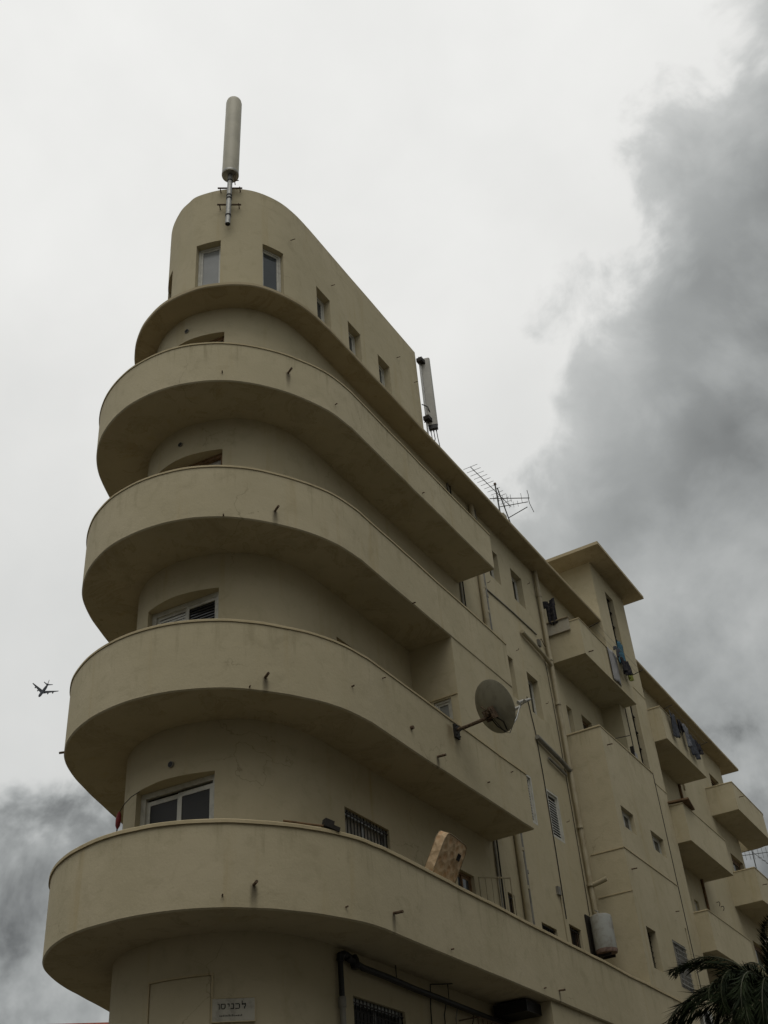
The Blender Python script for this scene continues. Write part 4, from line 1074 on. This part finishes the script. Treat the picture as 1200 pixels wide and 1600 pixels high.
for s_ in (-1, 1):
    v = [pv(11, s_*3, -1.2), pv(-3.5, s_*3, -1.4), pv(-9, s_*15, .2), pv(-15.5, s_*31, 2.6), pv(-12.0, s_*31.5, 2.7), pv(1.5, s_*15, .5)]
    v2 = [p - upw*(.9 if k < 2 else .5 if k in (2, 5) else .2) for k, p in enumerate(v)]
    mb = MB().add(v+v2, [tuple(range(6)), tuple(range(11, 5, -1))] + [(k, (k+1) % 6, 6+(k+1) % 6, 6+k) for k in range(6)]); obj('wing', mb, 'aircraft_dark', pl_, smooth=False)
    v = [pv(-25, s_*1, 2.2), pv(-31, s_*1, 2.6), pv(-34.5, s_*11, 3.8), pv(-32, s_*11, 3.8)]; v2 = [p - upw*.35 for p in v]
    obj('tailplane', MB().add(v+v2, [(0, 1, 2, 3), (7, 6, 5, 4)] + [(k, (k+1) % 4, 4+(k+1) % 4, 4+k) for k in range(4)]), 'aircraft_dark', pl_, smooth=False)
    for yy, xx, zz in ((12, 5.5, -2.4), (21, -2.5, -1.2)):
        e_ = obj('engine', MB().tube([pv(xx, s_*yy, zz), pv(xx-.5, s_*yy, zz), pv(xx-4, s_*yy, zz), pv(xx-6.5, s_*yy, zz+.1)], [1.15, 1.4, 1.35, .7], 12), 'aircraft_dark', pl_)
        obj('pylon', MB().tube([pv(xx-3, s_*yy, zz+1), pv(xx-6, s_*yy, zz+2.6)], .3, 5), 'aircraft_dark', e_)
v = [pv(-22, 0, 3), pv(-31, 0, 3), pv(-35.5, 0, 12.5), pv(-32, 0, 12.5)]; v = [p+wg*.25 for p in v]+[p-wg*.25 for p in v]
obj('fin', MB().add(v, [(0, 1, 2, 3), (7, 6, 5, 4)] + [(k, (k+1) % 4, 4+(k+1) % 4, 4+k) for k in range(4)]), 'aircraft_dark', pl_, smooth=False)

# ------------------------------------------------------------------ neighbours
def house(name, label, c, rz, w_, d_, eave, ridge, wins_=True):
    e = empty(name, (c[0], c[1], G), label, 'house'); M = Matrix.Translation((c[0], c[1], 0)) @ Matrix.Rotation(rz, 4, 'Z')
    mb = MB(); mb.box(-w_/2, w_/2, -d_/2, d_/2, G, eave, M); obj('wall', mb, 'far_wall', e, smooth=False)
    mb = MB(); ov = .5
    for sgn in (-1, 1):
        n_ = int(w_/.3)
        for k in range(n_):
            x0 = -w_/2-ov+(w_+2*ov)*k/n_; x1 = -w_/2-ov+(w_+2*ov)*(k+1)/n_; xm = (x0+x1)/2
            a = [M @ Vector(q) for q in ((x0, sgn*(d_/2+ov), eave-.1), (xm, sgn*(d_/2+ov), eave-.02), (x1, sgn*(d_/2+ov), eave-.1), (x1, 0, ridge), (xm, 0, ridge+.08), (x0, 0, ridge))]
            mb.add(a, [(0, 1, 4, 5), (1, 2, 3, 4)])
    r_ = obj('roof', mb, 'roof_tile', e)
    obj('ridge_cap', MB().tube([M @ Vector((-w_/2-ov, 0, ridge+.03)), M @ Vector((w_/2+ov, 0, ridge+.03))], .12, 8), 'roof_tile', r_)
    for s_ in (-1, 1):
        mb = MB(); mb.add([M @ Vector((s_*w_/2, -d_/2, eave)), M @ Vector((s_*w_/2, d_/2, eave)), M @ Vector((s_*w_/2, 0, ridge-.1))], [(0, 1, 2)]); obj('gable', mb, 'far_wall', e, smooth=False)
    for k in range(3):
        mb = MB(); x = -w_/2+w_*(k+.5)/3; mb.box(x-.6, x+.6, -d_/2-.03, -d_/2+.02, eave-2.0, eave-.7, M); obj('window', mb, 'glass_dark', e, smooth=False)
house('red_roof_house', 'house with a red tiled ridge just showing at the lower left', (-33.6, 30.8), R(42), 12, 9, 7.3, 9.90)

def block(label, x0, x1, y0, y1, h):  # unseen block, added to keep sky light off the lower floors
    e = empty('shade_block', ((x0+x1)/2, (y0+y1)/2, G), label, 'building', 'unseen blocks added for shade')
    mb = MB(); mb.box(x0, x1, y0, y1, G, h); obj('wall', mb, 'far_wall', e, smooth=False)
    mb = MB(); mb.box(x0-.3, x1+.3, y0-.3, y1+.3, h, h+.2); obj('roof', mb, 'plaster_grey', e, smooth=False)
    for fl in range(int((h-G)/3.2)):
        z = G+1.1+fl*3.2
        for k in range(int((y1-y0)/3)):
            y = y0+1.5+k*3; mb = MB(); mb.box(x0-.03, x0+.02, y-.6, y+.6, z, z+1.3); obj('window', mb, 'glass_dark', e, smooth=False)
        for k in range(int((x1-x0)/3)):
            x = x0+1.5+k*3; mb = MB(); mb.box(x-.6, x+.6, y1-.02, y1+.03, z, z+1.3); obj('window', mb, 'glass_dark', e, smooth=False)
block('plain unseen apartment block added across the street beside the camera for shade', 9.0, 21.0, -6.0, 16.0, 17.0)
block('plain unseen apartment block added across the street further along for shade', 9.0, 21.0, 19.0, 44.0, 14.5)
block('plain unseen apartment block added across the junction behind the camera for shade', -22.0, 4.0, -24.0, -9.0, 16.0)

au = empty('air_conditioner', (-8.3, 30.2, 5.2), 'white air conditioner unit on the wall behind the palm', 'air conditioner')
mb = MB(); mb.box(-8.59, -8.28, 29.55, 30.4, 5.45, 6.05); obj('casing', mb, 'white_frame', au, smooth=False)
mb = MB(); mb.lathe((-8.275, 29.9, 5.75), [(.24, 0), (.24, .012), (.21, .012), (.20, 0)], 20, (1, 0, 0))
for k in range(6): mb.box(-8.28, -8.268, 29.68, 30.12, 5.56+k*.07, 5.57+k*.07)
obj('fan_grille', mb, 'dark_iron', au)
mb = MB(); mb.box(-8.6, -8.25, 29.6, 29.65, 5.38, 5.45); mb.box(-8.6, -8.25, 30.25, 30.3, 5.38, 5.45); obj('bracket', mb, 'dark_iron', au, smooth=False)
obj('hose', MB().tube([(-8.45, 29.5, 5.6), (-8.45, 29.4, 5.3), (-8.5, 29.42, 4.4), (-8.55, 29.4, 3.0)], .03, 8), 'white_frame', au)

# lower block beyond the far end, only its aerial rises into view
nb = empty('neighbour_block', (-16, 54, G), 'lower flat roofed block beyond the far end of the building', 'building')
mb = MB(); mb.box(-22, -9.95, 47.0, 60, G, 13.2); obj('wall', mb, 'far_wall', nb, smooth=False)
mb = MB(); mb.box(-22.2, -9.8, 46.8, 60.2, 13.2, 13.4); obj('roof', mb, 'plaster_grey', nb, smooth=False)
t3 = empty('television_aerial', (-10.12, 49.0, 13.4), 'thin aerial behind the rounded end balconies at the right edge', 'aerial', 'roof aerials')
obj('mast', MB().tube([(-10.12, 49.0, 13.4), (-10.08, 49.0, 15.75)], .022, 8), 'aerial_metal', t3)
yagi(t3, (-10.45, 48.4, 15.35), (-9.2, 50.2, 15.75), [(k/9, .22) for k in range(10)], (0, 0, 1), r=.014, er=.008)
yagi(t3, (-10.1, 49.0, 15.6), (-9.5, 49.3, 14.9), [(k/5, .16) for k in range(2, 6)], (.3, .9, .2), r=.012, er=.008)

# small fixings on the street wall
for k, (y, z) in enumerate(((22.0, 11.2), (24.75, 12.7), (23.3, 13.6), (24.8, 9.6), (22.1, 15.0), (24.9, 16.4))):
    obj('wall_hook', MB().tube([(W-.02, y, z), (W+.07, y, z), (W+.07, y+.02, z+.05)], .008, 5), 'rust', bld)
for y, z in ((24.95, 14.55), (23.5, 7.65)):
    mb = MB(); mb.box(W, W+.06, y-.07, y+.07, z-.09, z+.09); obj('junction_box', mb, 'pipe_grey', bld, smooth=False)
obj('cable', MB().tube([(W+.02, 24.95, 14.46), (W+.03, 25.15, 14.2), (W+.03, 25.2, 13.4), (W+.02, 25.26, 12.0), (W+.02, 25.25, 9.0), (W+.02, 25.22, 7.5)], .009, 5), 'dark_iron', bld)
obj('cable', MB().tube([(W+.02, 24.95, 14.6), (W+.05, 25.1, 14.75), (W+.04, 25.3, 14.62), (W+.06, 25.6, 14.7)], .012, 5), 'rust', bld)
